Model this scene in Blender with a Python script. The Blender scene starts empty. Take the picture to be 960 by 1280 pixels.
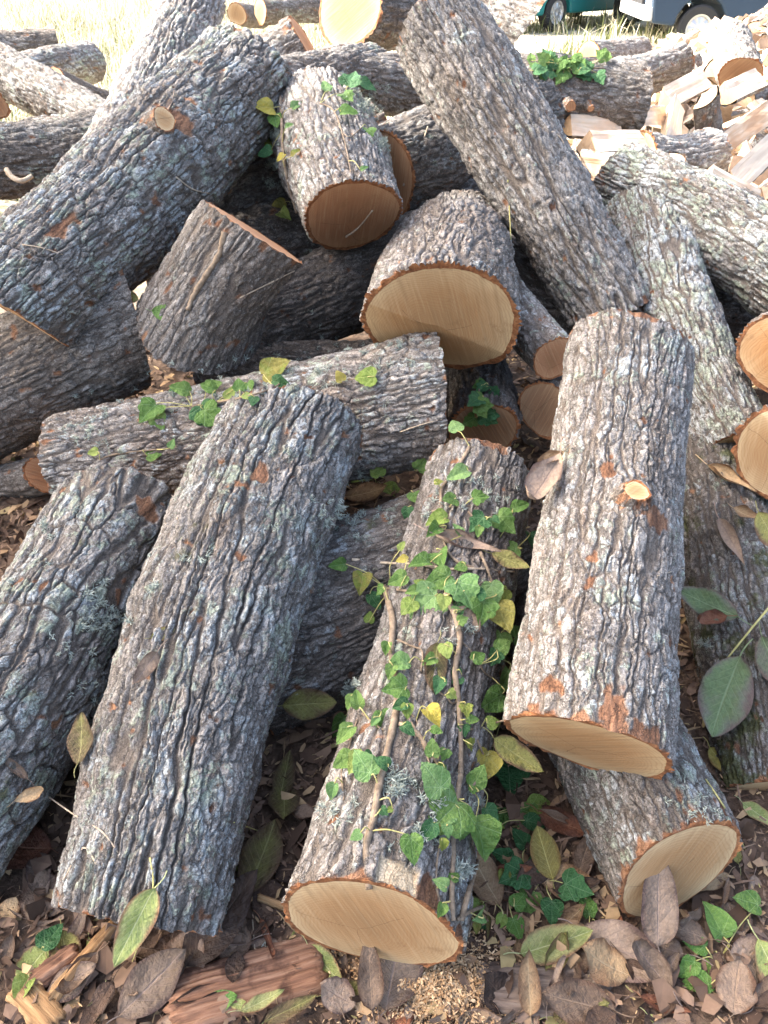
import bpy, bmesh, math, random
import numpy as np
from mathutils import Matrix, Vector

R = math.radians
scene = bpy.context.scene
COL = scene.collection

# ------------------------------------------------------------------ camera, sky, sun, exposure
F, H, PITCH = 967.0, 1.5, R(37)
cam_d = bpy.data.cameras.new("camera")
cam = bpy.data.objects.new("camera", cam_d)
COL.objects.link(cam)
cam.location = (0, 0, H)
cam.rotation_euler = (R(90) - PITCH, 0, 0)
cam_d.sensor_fit = 'VERTICAL'
cam_d.sensor_height = 24
cam_d.lens = 24 * F / 1280
cam_d.clip_end = 500
cam_d.clip_start = 0.05
scene.camera = cam

SUN_EL, SUN_AZ = R(40), R(-75)            # azimuth from +Y (into the picture) towards +X
sun_dir = Vector((math.sin(SUN_AZ) * math.cos(SUN_EL), math.cos(SUN_AZ) * math.cos(SUN_EL), math.sin(SUN_EL)))
world = bpy.data.worlds.new("World")
scene.world = world
world.use_nodes = True
wn = world.node_tree
sky = wn.nodes.new('ShaderNodeTexSky')
sky.sky_type = 'NISHITA'
sky.sun_disc = False
sky.sun_elevation = SUN_EL
sky.sun_rotation = SUN_AZ
sky.dust_density = 7.0
sky.ozone_density = 0.7
wn.links.new(sky.outputs[0], wn.nodes['Background'].inputs[0])
wn.nodes['Background'].inputs[1].default_value = 0.15
sun_d = bpy.data.lights.new("sun", 'SUN')
sun_d.energy = 3.0
sun_d.angle = R(0.6)
sun_d.color = (1.0, 0.955, 0.89)
sun = bpy.data.objects.new("sun", sun_d)
COL.objects.link(sun)
sun.rotation_euler = sun_dir.to_track_quat('Z', 'Y').to_euler()
sun.location = (-6, 8, 9)
scene.cycles.max_bounces = 5
scene.cycles.diffuse_bounces = 3
scene.cycles.use_denoising = True
scene.view_settings.view_transform = 'Standard'
scene.view_settings.look = 'None'
scene.view_settings.gamma = 1
scene.view_settings.exposure = 2.65

# ------------------------------------------------------------------ frame helper: a point of the picture at a depth
FW = Vector((0, math.cos(PITCH), -math.sin(PITCH)))
UP = Vector((0, math.sin(PITCH), math.cos(PITCH)))
RT = Vector((1, 0, 0))
EYE = Vector((0, 0, H))


def ray(px, py):
    return (FW + RT * (px - 480) / F + UP * (640 - py) / F)


def at(px, py, d):
    return EYE + ray(px, py) * d


# ------------------------------------------------------------------ object helpers
W = {}


def tag(o, label=None, cat=None, group=None, kind=None):
    if label: o['label'] = label
    if cat: o['category'] = cat
    if group: o['group'] = group
    if kind: o['kind'] = kind
    return o


def put(name, data, parent=None, M=None, mat=None):
    o = bpy.data.objects.new(name, data)
    M = M.copy() if M is not None else Matrix()
    if parent is not None:
        o.parent = parent
        o.matrix_basis = W[parent.name].inverted() @ M
    else:
        o.matrix_basis = M
    COL.objects.link(o)
    W[o.name] = M
    if mat is not None and data is not None and len(data.materials) == 0:
        for m in (mat if isinstance(mat, (list, tuple)) else [mat]):
            data.materials.append(m)
    return o


def empty(name, label, cat, loc, group=None, M=None):
    e = put(name, None, None, M if M is not None else Matrix.Translation(loc))
    e.empty_display_size = 0.1
    return tag(e, label, cat, group)


def quad_mesh(name, co, quads=None, tris=None, smooth=True, uv=None, attrs=None, mats=None):
    """mesh from numpy arrays"""
    me = bpy.data.meshes.new(name)
    co = np.asarray(co, dtype=np.float32)
    nq = 0 if quads is None else len(quads)
    nt = 0 if tris is None else len(tris)
    me.vertices.add(len(co))
    me.vertices.foreach_set('co', co.ravel())
    loops = []
    if nq: loops.append(np.asarray(quads, dtype=np.int32).ravel())
    if nt: loops.append(np.asarray(tris, dtype=np.int32).ravel())
    loops = np.concatenate(loops)
    me.loops.add(len(loops))
    me.loops.foreach_set('vertex_index', loops)
    me.polygons.add(nq + nt)
    tot = np.concatenate([np.full(nq, 4), np.full(nt, 3)]).astype(np.int32)
    st = np.concatenate([[0], np.cumsum(tot)[:-1]]).astype(np.int32)
    me.polygons.foreach_set('loop_start', st)
    me.polygons.foreach_set('loop_total', tot)
    me.polygons.foreach_set('use_smooth', np.full(nq + nt, smooth, dtype=bool))
    if mats is not None:
        me.polygons.foreach_set('material_index', np.asarray(mats, dtype=np.int32))
    if uv is not None:
        l = me.uv_layers.new(name='UVMap')
        l.data.foreach_set('uv', np.asarray(uv, dtype=np.float32)[loops].ravel())
    for k, v in (attrs or {}).items():
        a = me.attributes.new(k, 'FLOAT', 'POINT')
        a.data.foreach_set('value', np.asarray(v, dtype=np.float32).ravel())
    me.update(calc_edges=True)
    me.validate()
    return me


def grid_quads(nu, nv, wrap=False):
    """vertex index i + j*nu ; i across (wrapping), j along"""
    i = np.arange(nu if wrap else nu - 1)
    j = np.arange(nv - 1)
    I, J = np.meshgrid(i, j)
    I2 = (I + 1) % nu
    return np.stack([I + J * nu, I2 + J * nu, I2 + (J + 1) * nu, I + (J + 1) * nu], -1).reshape(-1, 4)


# ------------------------------------------------------------------ numpy noise on an unrolled, wrapping sheet
def h2(ix, iy, seed):
    x = (ix.astype(np.int64) * 374761393 + iy.astype(np.int64) * 668265263 + seed * 1442695041) & 0xFFFFFFFF
    x = ((x ^ (x >> 13)) * 1274126177) & 0xFFFFFFFF
    x = ((x ^ (x >> 16)) * 2246822519) & 0xFFFFFFFF
    x = x ^ (x >> 15)
    return (x & 0xFFFFFF) / float(0x1000000)


def perlin(x, y, px, seed):
    ix, iy = np.floor(x), np.floor(y)
    fx, fy = x - ix, y - iy
    ix = ix.astype(np.int64); iy = iy.astype(np.int64)
    def g(dx, dy):
        cx = ix + dx
        if px: cx = cx % px
        a = h2(cx, iy + dy, seed) * 6.2831853
        return np.cos(a) * (fx - dx) + np.sin(a) * (fy - dy)
    sx = fx * fx * fx * (fx * (fx * 6 - 15) + 10)
    sy = fy * fy * fy * (fy * (fy * 6 - 15) + 10)
    a = g(0, 0) * (1 - sx) + g(1, 0) * sx
    b = g(0, 1) * (1 - sx) + g(1, 1) * sx
    return (a * (1 - sy) + b * sy) * 1.5


def worley(x, y, px, seed):
    ix, iy = np.floor(x).astype(np.int64), np.floor(y).astype(np.int64)
    f1 = np.full(x.shape, 9.0); f2 = np.full(x.shape, 9.0); cid = np.zeros(x.shape)
    for dx in (-1, 0, 1):
        for dy in (-1, 0, 1):
            cx, cy = ix + dx, iy + dy
            wx = cx % px if px else cx
            jx = h2(wx, cy, seed); jy = h2(wx, cy, seed + 7)
            d = np.hypot(cx + 0.1 + 0.8 * jx - x, cy + 0.1 + 0.8 * jy - y)
            r = h2(wx, cy, seed + 13)
            m = d < f1
            f2 = np.where(m, f1, np.minimum(f2, d))
            cid = np.where(m, r, cid)
            f1 = np.where(m, d, f1)
    return f1, f2, cid


def sstep(a, b, x):
    t = np.clip((x - a) / (b - a), 0, 1)
    return t * t * (3 - 2 * t)


def bark_field(u, v, circ, seed, D=0.011, wu=0.03, wv=0.15, plate=0.8):
    """height offset (m, <=~0), crevice 0..1, plate random - u,v arrays in metres"""
    n = lambda w: max(3, int(round(circ / w)))
    p1, p2, p3 = n(0.09), n(0.035), n(0.013)
    wx = perlin(u / circ * p1, v / 0.13, p1, seed + 1) * 0.008
    wx = wx + perlin(u / circ * p2, v / 0.04, p2, seed + 2) * 0.0045
    wx = wx + perlin(u / circ * p3, v / 0.014, p3, seed + 14) * 0.0034
    wy = perlin(u / circ * p1, v / 0.08 + 7, p1, seed + 3) * 0.03 + perlin(u / circ * p3, v / 0.014, p3, seed + 15) * 0.006
    uu = u + wx
    pa = n(wu)
    f = np.abs(perlin(uu / circ * pa, (v + wy) / (wv * 1.7), pa, seed + 4))
    furrow = 1 - sstep(0.015, 0.17, f)
    pd = n(wu * 0.5)
    ff = np.abs(perlin((uu + wx * 0.5) / circ * pd, (v + wy) / (wv * 0.5), pd, seed + 21))
    fur2 = 1 - sstep(0.0, 0.13, ff)
    pb = n(wu * 1.15)
    f1, f2, cid = worley(uu / circ * pb, (v + wy) / (wu * 2.4), pb, seed + 5)
    crack = 1 - sstep(0.01, 0.13, f2 - f1)
    pc = n(wu * 0.4)
    g1, g2, cid2 = worley((uu + wx) / circ * pc, (v + wy * 1.4) / (wu * 0.8), pc, seed + 6)
    crack2 = 1 - sstep(0.0, 0.16, g2 - g1)
    crev = np.maximum(np.maximum(furrow, plate * crack), 0.42 * fur2)
    top = 1 - crev
    pf, pf2, pf3 = n(0.016), n(0.009), n(0.005)
    fb = perlin(u / circ * pf, v / 0.024, pf, seed + 8)
    fb2 = perlin(u / circ * pf2, v / 0.011, pf2, seed + 9)
    fb3 = perlin(u / circ * pf3, v / 0.006, pf3, seed + 10)
    fl = perlin(uu / circ * p2, v / 0.05, p2, seed + 11) * 2.2 + cid * 1.5
    flake = np.floor(fl) + sstep(0.7, 1.0, fl - np.floor(fl))
    h = -D * crev + D * 0.30 * (cid - 0.6) * top + D * 0.26 * (cid2 - .5) * top - D * 0.16 * crack2 * top + D * 0.13 * (flake - 0.8) * top
    h = h + (0.0014 * fb + 0.0009 * fb2 + 0.0006 * fb3) * (0.5 + 0.5 * top)
    return h, np.clip(crev + 0.3 * crack2 * top - 0.1 * (fb2 + fb3), 0, 1), cid * 0.35 + cid2 * 0.65


# ------------------------------------------------------------------ material helpers
class NB:
    def __init__(s, name):
        s.m = bpy.data.materials.new(name)
        s.m.use_nodes = True
        s.t = s.m.node_tree
        s.b = s.t.nodes['Principled BSDF']
        s.b.inputs['Specular IOR Level'].default_value = 0.25

    def _in(s, sock, v):
        if v is None: return
        if hasattr(v, 'is_linked') or hasattr(v, 'links'):
            s.t.links.new(v, sock)
        else:
            if sock.type == 'RGBA' and len(v) == 3: v = (*v, 1)
            sock.default_value = v

    def node(s, typ, outs=0, ins=(), **props):
        n = s.t.nodes.new(typ)
        for k, v in props.items(): setattr(n, k, v)
        for k, v in (ins.items() if isinstance(ins, dict) else enumerate(ins)):
            s._in(n.inputs[k], v)
        return n.outputs[outs]

    def math(s, op, a, b=None, c=None, clamp=False):
        return s.node('ShaderNodeMath', 0, [x for x in (a, b, c) if x is not None], operation=op, use_clamp=clamp)

    def mix(s, f, a, b, mode='MIX'):
        n = s.t.nodes.new('ShaderNodeMix')
        n.data_type = 'RGBA'; n.blend_type = mode
        s._in(n.inputs[0], f); s._in(n.inputs[6], a); s._in(n.inputs[7], b)
        return n.outputs[2]

    def step(s, x, a, b):
        n = s.t.nodes.new('ShaderNodeMapRange')
        n.interpolation_type = 'SMOOTHSTEP'
        s._in(n.inputs[0], x); n.inputs[1].default_value = a; n.inputs[2].default_value = b
        return n.outputs[0]

    def noise(s, vec, scale, detail=4, rough=0.55, out=0, dist=0.0):
        return s.node('ShaderNodeTexNoise', out, {'Vector': vec, 'Scale': scale, 'Detail': detail, 'Roughness': rough, 'Distortion': dist})

    def voro(s, vec, scale, feature='F1', out=0, rnd=1.0):
        return s.node('ShaderNodeTexVoronoi', out, {'Vector': vec, 'Scale': scale, 'Randomness': rnd}, feature=feature)

    def attr(s, name, obj=False):
        return s.node('ShaderNodeAttribute', 2, attribute_name=name, attribute_type='OBJECT' if obj else 'GEOMETRY')

    def coord(s, scale=(1, 1, 1), out=3, rnd=True):
        c = s.node('ShaderNodeTexCoord', out)
        if rnd:
            oi = s.t.nodes.new('ShaderNodeObjectInfo').outputs['Random']
            off = s.math('MULTIPLY', oi, 37.0)
            c = s.node('ShaderNodeVectorMath', 0, [c, s.node('ShaderNodeCombineXYZ', 0, [off, off, off])], operation='ADD')
        return s.node('ShaderNodeMapping', 0, {'Vector': c, 'Scale': scale})

    def rand(s):
        return s.t.nodes.new('ShaderNodeObjectInfo').outputs['Random']

    def ramp(s, f, stops):
        n = s.t.nodes.new('ShaderNodeValToRGB')
        e = n.color_ramp.elements
        while len(e) < len(stops): e.new(0.5)
        for x, (p, c) in zip(e, stops):
            x.position = p; x.color = (*c, 1)
        s._in(n.inputs[0], f)
        return n.outputs[0]

    def bump(s, h, dist, strength=1.0, prev=None):
        n = s.t.nodes.new('ShaderNodeBump')
        n.inputs['Strength'].default_value = strength
        n.inputs['Distance'].default_value = dist
        s._in(n.inputs['Height'], h)
        if prev is not None: s._in(n.inputs['Normal'], prev)
        return n.outputs[0]

    def done(s, color, rough=0.85, normal=None, transl=0.0, tcol=None):
        s._in(s.b.inputs['Base Color'], color)
        s._in(s.b.inputs['Roughness'], rough)
        if normal is not None: s._in(s.b.inputs['Normal'], normal)
        if transl:
            tr = s.t.nodes.new('ShaderNodeBsdfTranslucent')
            s._in(tr.inputs[0], tcol if tcol is not None else color)
            mx = s.t.nodes.new('ShaderNodeMixShader')
            mx.inputs[0].default_value = transl
            s.t.links.new(s.b.outputs[0], mx.inputs[1]); s.t.links.new(tr.outputs[0], mx.inputs[2])
            s.t.links.new(mx.outputs[0], s.t.nodes['Material Output'].inputs[0])
        return s.m


def mat_bark():
    n = NB('bark')
    c = n.coord((1, 1, 0.4)); ci = n.coord()
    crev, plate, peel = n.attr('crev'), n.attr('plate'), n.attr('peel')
    tone, lich, warm, moss = (n.attr(k, True) for k in ('tone', 'lichen', 'warm', 'moss'))
    n1 = n.math('MULTIPLY_ADD', n.math('SUBTRACT', n.noise(c, 38, 9, 0.70), 0.5), 1.25, 0.5)
    n2 = n.noise(c, 7, 4)
    grey = n.ramp(n1, [(0.22, (0.115, 0.104, 0.093)), (0.5, (0.215, 0.20, 0.183)), (0.78, (0.33, 0.315, 0.295))])
    brown = n.ramp(n1, [(0.22, (0.08, 0.066, 0.055)), (0.5, (0.158, 0.134, 0.114)), (0.78, (0.255, 0.222, 0.192))])
    dv = n.node('ShaderNodeVectorMath', 0, [n.noise(ci, 45, 4, 0.6, out=1), (0.035, 0.035, 0.035)], operation='MULTIPLY')
    vc = n.node('ShaderNodeVectorMath', 0, [n.node('ShaderNodeMapping', 0, {'Vector': c, 'Scale': (1, 1, 0.8)}), dv], operation='ADD')
    fk1 = n.node('ShaderNodeSeparateColor', 0, [n.voro(vc, 62, 'F1', 1)])
    fk2 = n.node('ShaderNodeSeparateColor', 0, [n.voro(vc, 150, 'F1', 1)])
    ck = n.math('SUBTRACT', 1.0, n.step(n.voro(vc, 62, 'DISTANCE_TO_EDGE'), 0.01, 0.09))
    wf = n.step(n.math('ADD', n2, n.math('MULTIPLY', n.math('SUBTRACT', warm, 0.5), 0.6)), 0.40, 0.62)
    col = n.mix(wf, grey, brown)
    col = n.mix(1.0, col, n.node('ShaderNodeCombineColor', 0, [n.math('MULTIPLY_ADD', plate, 0.75, 0.62)] * 3), 'MULTIPLY')
    col = n.mix(1.0, col, n.node('ShaderNodeCombineColor', 0, [n.math('MULTIPLY_ADD', fk1, 0.28, n.math('MULTIPLY_ADD', fk2, 0.2, 0.76))] * 3), 'MULTIPLY')
    rust = n.math('MULTIPLY', n.step(n.noise(c, 17, 5, 0.65), 0.60, 0.68), 0.55)
    col = n.mix(rust, col, (0.15, 0.105, 0.08))
    # crustose lichen: pale blue-grey and grey-green scabs on the ridge tops
    l1 = n.noise(ci, 42, 8, 0.72); l2 = n.noise(ci, 9, 3)
    lm = n.math('ADD', n.math('MULTIPLY', l1, 0.6), n.math('MULTIPLY', l2, 0.4))
    thr = n.math('SUBTRACT', 0.655, n.math('MULTIPLY', lich, 0.24))
    lmask = n.math('MULTIPLY', n.step(n.math('SUBTRACT', lm, thr), 0.0, 0.016), n.math('SUBTRACT', 1.0, n.math('MULTIPLY', crev, 0.8)))
    lcol = n.mix(n.step(n.noise(ci, 15, 2), 0.42, 0.6), (0.38, 0.41, 0.41), (0.28, 0.325, 0.25))
    col = n.mix(n.math('MULTIPLY', lmask, 0.85), col, lcol)
    # pale dry scales
    sc = n.step(n.noise(ci, 110, 5, 0.75), 0.55, 0.62)
    col = n.mix(n.math('MULTIPLY', sc, 0.55), col, (0.40, 0.385, 0.36))
    col = n.mix(n.math('MULTIPLY', ck, 0.45), col, (0.09, 0.07, 0.055))  # dark brown cracks also put crevice shade into the colour, where bump shows little
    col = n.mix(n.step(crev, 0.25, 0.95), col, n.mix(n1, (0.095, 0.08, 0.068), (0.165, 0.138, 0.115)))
    mm = n.math('MULTIPLY', n.step(n.math('ADD', n.noise(ci, 11, 5, 0.65), n.math('MULTIPLY', n.math('SUBTRACT', moss, 1.0), 0.3)), 0.40, 0.52), n.math('MINIMUM', n.math('MULTIPLY', moss, 3.0), 1.0))
    col = n.mix(n.math('MULTIPLY', mm, 0.8), col, n.mix(n.noise(ci, 90, 2), (0.025, 0.032, 0.008), (0.12, 0.13, 0.035)))
    pcol = n.ramp(n.noise(n.coord((1, 1, 0.25)), 40, 5), [(0.3, (0.09, 0.045, 0.028)), (0.5, (0.20, 0.10, 0.056)), (0.7, (0.32, 0.18, 0.105))])
    col = n.mix(peel, col, pcol)
    col = n.mix(n.attr('bare'), col, n.mix(n.noise(c, 60, 4), (0.45, 0.33, 0.2), (0.66, 0.54, 0.38)))
    sp = n.noise(ci, 330, 3, 0.7)
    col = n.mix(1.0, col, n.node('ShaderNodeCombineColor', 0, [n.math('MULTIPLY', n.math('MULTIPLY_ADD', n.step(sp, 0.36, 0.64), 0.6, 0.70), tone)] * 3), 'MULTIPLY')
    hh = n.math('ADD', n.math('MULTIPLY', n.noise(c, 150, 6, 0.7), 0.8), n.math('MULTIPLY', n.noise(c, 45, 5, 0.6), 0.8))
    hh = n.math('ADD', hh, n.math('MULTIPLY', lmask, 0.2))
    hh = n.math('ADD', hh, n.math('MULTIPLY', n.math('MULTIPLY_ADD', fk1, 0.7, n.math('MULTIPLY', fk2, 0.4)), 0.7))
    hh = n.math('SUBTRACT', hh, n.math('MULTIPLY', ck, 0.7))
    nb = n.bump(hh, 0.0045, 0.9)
    return n.done(col, 0.92, nb)


def mat_cut(name='cut_wood', core=(0.37, 0.222, 0.105), sap=(0.53, 0.39, 0.22)):
    n = NB(name)
    raw = n.coord(rnd=False)
    c = n.coord()
    rim = n.attr('rim')
    sep = n.t.nodes.new('ShaderNodeSeparateXYZ'); n._in(sep.inputs[0], raw)
    wob = n.noise(c, 9, 3, out=1)
    p = n.node('ShaderNodeVectorMath', 0, [raw, n.node('ShaderNodeVectorMath', 0, [wob, (0.05, 0.05, 0)], operation='MULTIPLY')], operation='ADD')
    s2 = n.t.nodes.new('ShaderNodeSeparateXYZ'); n._in(s2.inputs[0], p)
    d = n.math('SQRT', n.math('ADD', n.math('POWER', s2.outputs[0], 2.0), n.math('POWER', s2.outputs[1], 2.0)))
    # growth rings of uneven width
    rings = n.math('PINGPONG', n.math('ADD', n.math('MULTIPLY', d, 290.0), n.math('MULTIPLY', n.noise(c, 3.0, 2), 3.0)), 1.0)
    base = n.ramp(n.math('ADD', rim, n.math('MULTIPLY', n.math('SUBTRACT', n.noise(c, 10, 4), 0.5), 0.5)),
                  [(0.15, tuple(x * 0.86 for x in core)), (0.5, core), (0.78, tuple((a + b) / 2 for a, b in zip(core, sap))), (0.92, sap)])
    base = n.mix(n.math('MULTIPLY', n.step(rings, 0.45, 0.95), 0.32), base, (0.30, 0.15, 0.06))
    # chainsaw marks: uneven parallel scores
    vr = n.t.nodes.new('ShaderNodeVectorRotate'); vr.rotation_type = 'Z_AXIS'
    n._in(vr.inputs['Vector'], raw); n._in(vr.inputs['Angle'], n.math('MULTIPLY_ADD', n.rand(), 1.4, -0.9))
    saw = n.noise(n.node('ShaderNodeMapping', 0, {'Vector': vr.outputs[0], 'Scale': (5, 150, 5)}), 1.0, 4, 0.65)
    saw2 = n.noise(n.node('ShaderNodeMapping', 0, {'Vector': vr.outputs[0], 'Scale': (3, 60, 3)}), 1.0, 3, 0.6)
    base = n.mix(n.math('MULTIPLY', n.step(saw, 0.45, 0.72), 0.30), base, (0.60, 0.44, 0.25))
    base = n.mix(n.math('MULTIPLY', n.step(saw2, 0.50, 0.72), 0.36), base, tuple(x * 0.58 for x in core))
    st = n.step(n.noise(c, 12, 7, 0.75), 0.56, 0.68)
    base = n.mix(n.math('MULTIPLY', st, 0.5), base, (0.25, 0.14, 0.065))
    # drying checks near the pith
    ang = n.node('ShaderNodeMath', 0, [s2.outputs[1], s2.outputs[0]], operation='ARCTAN2')
    ck = n.math('LESS_THAN', n.math('ABSOLUTE', n.math('SINE', n.math('MULTIPLY_ADD', ang, 1.5, n.math('MULTIPLY', n.rand(), 9.0)))), n.math('DIVIDE', 0.0006, n.math('ADD', d, 0.004)))
    ckm = n.math('MULTIPLY', ck, n.math('LESS_THAN', d, n.math('MULTIPLY_ADD', n.noise(c, 25, 2), 0.19, 0.0)))
    base = n.mix(n.math('MULTIPLY', ckm, 0.7), base, (0.10, 0.05, 0.025))
    rimc = n.ramp(n.noise(c, 60, 5, 0.65), [(0.3, (0.10, 0.042, 0.02)), (0.5, (0.24, 0.10, 0.042)), (0.7, (0.40, 0.20, 0.09))])
    rf = n.step(n.math('ADD', rim, n.math('MULTIPLY', n.math('SUBTRACT', n.noise(c, 12, 5, 0.65), 0.5), 0.16)), 0.915, 0.93)
    base = n.mix(rf, base, rimc)
    hh = n.math('ADD', n.math('MULTIPLY', saw, 0.6), n.math('MULTIPLY', n.noise(c, 260, 3), n.math('MULTIPLY_ADD', rf, 1.2, 0.3)))
    hh = n.math('SUBTRACT', n.math('ADD', hh, n.math('MULTIPLY', saw2, 0.8)), ckm)
    return n.done(base, 0.75, n.bump(hh, 0.0022, 0.8))


def mat_split():
    n = NB('split_wood')
    c = n.coord((1, 1, 0.06)); ci = n.coord()
    f = n.noise(c, 60, 5, 0.6); g = n.noise(ci, 6, 3)
    col = n.ramp(f, [(0.3, (0.46, 0.33, 0.22)), (0.5, (0.62, 0.49, 0.36)), (0.7, (0.74, 0.63, 0.50))])
    col = n.mix(n.step(g, 0.48, 0.68), col, (0.48, 0.30, 0.18))
    col = n.mix(n.math('MULTIPLY', n.rand(), 0.5), col, (0.60, 0.52, 0.42))
    return n.done(col, 0.8, n.bump(f, 0.006, 0.8))


def mat_fibre(name, cols, bumpd=0.004, scale=50, stretch=0.06):
    n = NB(name)
    c = n.coord((1, stretch, 1)); ci = n.coord()
    f = n.noise(c, scale, 6, 0.62)
    col = n.ramp(f, [(0.3, cols[0]), (0.5, cols[1]), (0.72, cols[2])])
    col = n.mix(n.step(n.noise(ci, 20, 4), 0.55, 0.7), col, cols[0])
    return n.done(col, 0.9, n.bump(f, bumpd, 1.0))


def mat_stem(name, a, b):
    n = NB(name)
    c = n.coord()
    col = n.ramp(n.noise(c, 70, 5, 0.65), [(0.3, a), (0.7, b)])
    return n.done(col, 0.8, n.bump(n.noise(c, 220, 5, 0.7), 0.003, 1.0))


def mat_leaf(name, a, b, edge, vein, spots=0.0, transl=0.15, rough=0.6, blot=0.5):
    """long leaf: uv.x -1..1 across (0 midrib) as stored *0.5+0.5, uv.y along"""
    n = NB(name)
    uv = n.node('ShaderNodeUVMap', 0)
    sp = n.t.nodes.new('ShaderNodeSeparateXYZ'); n._in(sp.inputs[0], uv)
    x = n.math('ABSOLUTE', n.math('MULTIPLY_ADD', sp.outputs[0], 2.0, -1.0)); y = sp.outputs[1]
    c = n.coord()
    big = n.noise(c, 2.6, 4, 0.6); fine = n.noise(c, 30, 4, 0.65)
    rv = n.rand()
    f = n.math('ADD', n.math('MULTIPLY', big, blot * 2), n.math('SUBTRACT', n.math('MULTIPLY', x, 0.35), n.math('MULTIPLY', rv, 0.35)))
    col = n.mix(n.step(f, blot - 0.12, blot + 0.22), a, b)
    col = n.mix(n.step(n.math('ADD', x, n.math('MULTIPLY', big, 0.8)), 1.1, 1.45), col, edge)
    col = n.mix(1.0, col, n.node('ShaderNodeCombineColor', 0, [n.math('MULTIPLY_ADD', fine, 0.9, 0.55)] * 3), 'MULTIPLY')
    col = n.mix(1.0, col, n.node('ShaderNodeCombineColor', 0, [n.math('MULTIPLY_ADD', rv, 0.55, 0.72)] * 3), 'MULTIPLY')
    if spots:
        s = n.math('LESS_THAN', n.voro(c, 26), n.math('MULTIPLY', n.noise(c, 5, 2), spots))
        col = n.mix(n.math('MULTIPLY', s, 0.85), col, (0.03, 0.022, 0.015))
    mid = n.math('SUBTRACT', 1.0, n.step(x, 0.02, 0.06))
    lat = n.math('PINGPONG', n.math('SUBTRACT', n.math('MULTIPLY', y, 9.0), n.math('MULTIPLY', x, 2.6)), 0.5)
    latm = n.math('MULTIPLY', n.math('SUBTRACT', 1.0, n.step(lat, 0.02, 0.075)), n.math('SUBTRACT', 0.75, n.math('MULTIPLY', x, 0.6)))
    vm = n.math('MAXIMUM', mid, latm)
    col = n.mix(n.math('MULTIPLY', vm, 0.55), col, vein)
    hh = n.math('ADD', n.math('MULTIPLY', vm, -0.6), n.math('MULTIPLY', n.noise(c, 9, 4), 1.0))
    return n.done(col, rough, n.bump(hh, 0.03, 0.5), transl)


def mat_ivy(name, a, b, vein, transl=0.2):
    n = NB(name)
    uv = n.node('ShaderNodeUVMap', 0)
    sp = n.t.nodes.new('ShaderNodeSeparateXYZ'); n._in(sp.inputs[0], uv)
    x, y = n.math('SUBTRACT', sp.outputs[0], 0.5), n.math('SUBTRACT', sp.outputs[1], 0.12)
    r = n.math('SQRT', n.math('ADD', n.math('MULTIPLY', x, x), n.math('MULTIPLY', y, y)))
    ang = n.math('ABSOLUTE', n.node('ShaderNodeMath', 0, [x, y], operation='ARCTAN2'))
    dm = n.math('PINGPONG', ang, 0.40)
    dd = n.math('MULTIPLY', dm, r)
    v1 = n.math('SUBTRACT', 1.0, n.step(dd, 0.004, 0.013))
    br = n.math('PINGPONG', n.math('MULTIPLY_ADD', dd, -7.0, n.math('MULTIPLY', r, 12.0)), 0.5)
    v2 = n.math('MULTIPLY', n.math('SUBTRACT', 1.0, n.step(br, 0.02, 0.09)), 0.45)
    vm = n.math('MAXIMUM', v1, v2)
    c = n.coord()
    col = n.mix(n.step(n.math('ADD', n.noise(c, 3, 3), n.math('MULTIPLY', n.math('SUBTRACT', n.rand(), 0.5), 0.5)), 0.38, 0.62), a, b)
    col = n.mix(1.0, col, n.node('ShaderNodeCombineColor', 0, [n.math('MULTIPLY_ADD', n.noise(c, 22, 3), 0.7, 0.65)] * 3), 'MULTIPLY')
    col = n.mix(n.math('MULTIPLY', n.step(n.noise(c, 7, 3), 0.68, 0.72), 0.7), col, (0.05, 0.035, 0.02))
    col = n.mix(n.math('MULTIPLY', vm, 0.4), col, vein)
    hh = n.math('ADD', n.math('MULTIPLY', vm, -0.5), n.math('MULTIPLY', n.noise(c, 6, 3), 0.9))
    n.b.inputs['Specular IOR Level'].default_value = 0.14
    return n.done(col, 0.5, n.bump(hh, 0.04, 0.5), transl)


def mat_plain(name, col, rough=0.5, metal=0.0, spec=0.5, var=0.15):
    n = NB(name)
    n.b.inputs['Metallic'].default_value = metal
    n.b.inputs['Specular IOR Level'].default_value = spec
    c = n.coord()
    k = n.math('MULTIPLY_ADD', n.noise(c, 3, 5), var * 2, 1 - var)
    colr = n.mix(1.0, col, n.node('ShaderNodeCombineColor', 0, [k] * 3), 'MULTIPLY')
    return n.done(colr, rough)


def mat_ramp_attr(name, attr, stops, rough=0.9, transl=0.0, noise=40):
    n = NB(name)
    c = n.coord(rnd=False)
    col = n.ramp(n.attr(attr), stops)
    col = n.mix(1.0, col, n.node('ShaderNodeCombineColor', 0, [n.math('MULTIPLY_ADD', n.noise(c, noise, 4), 1.0, 0.5)] * 3), 'MULTIPLY')
    return n.done(col, rough, None, transl)


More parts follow.
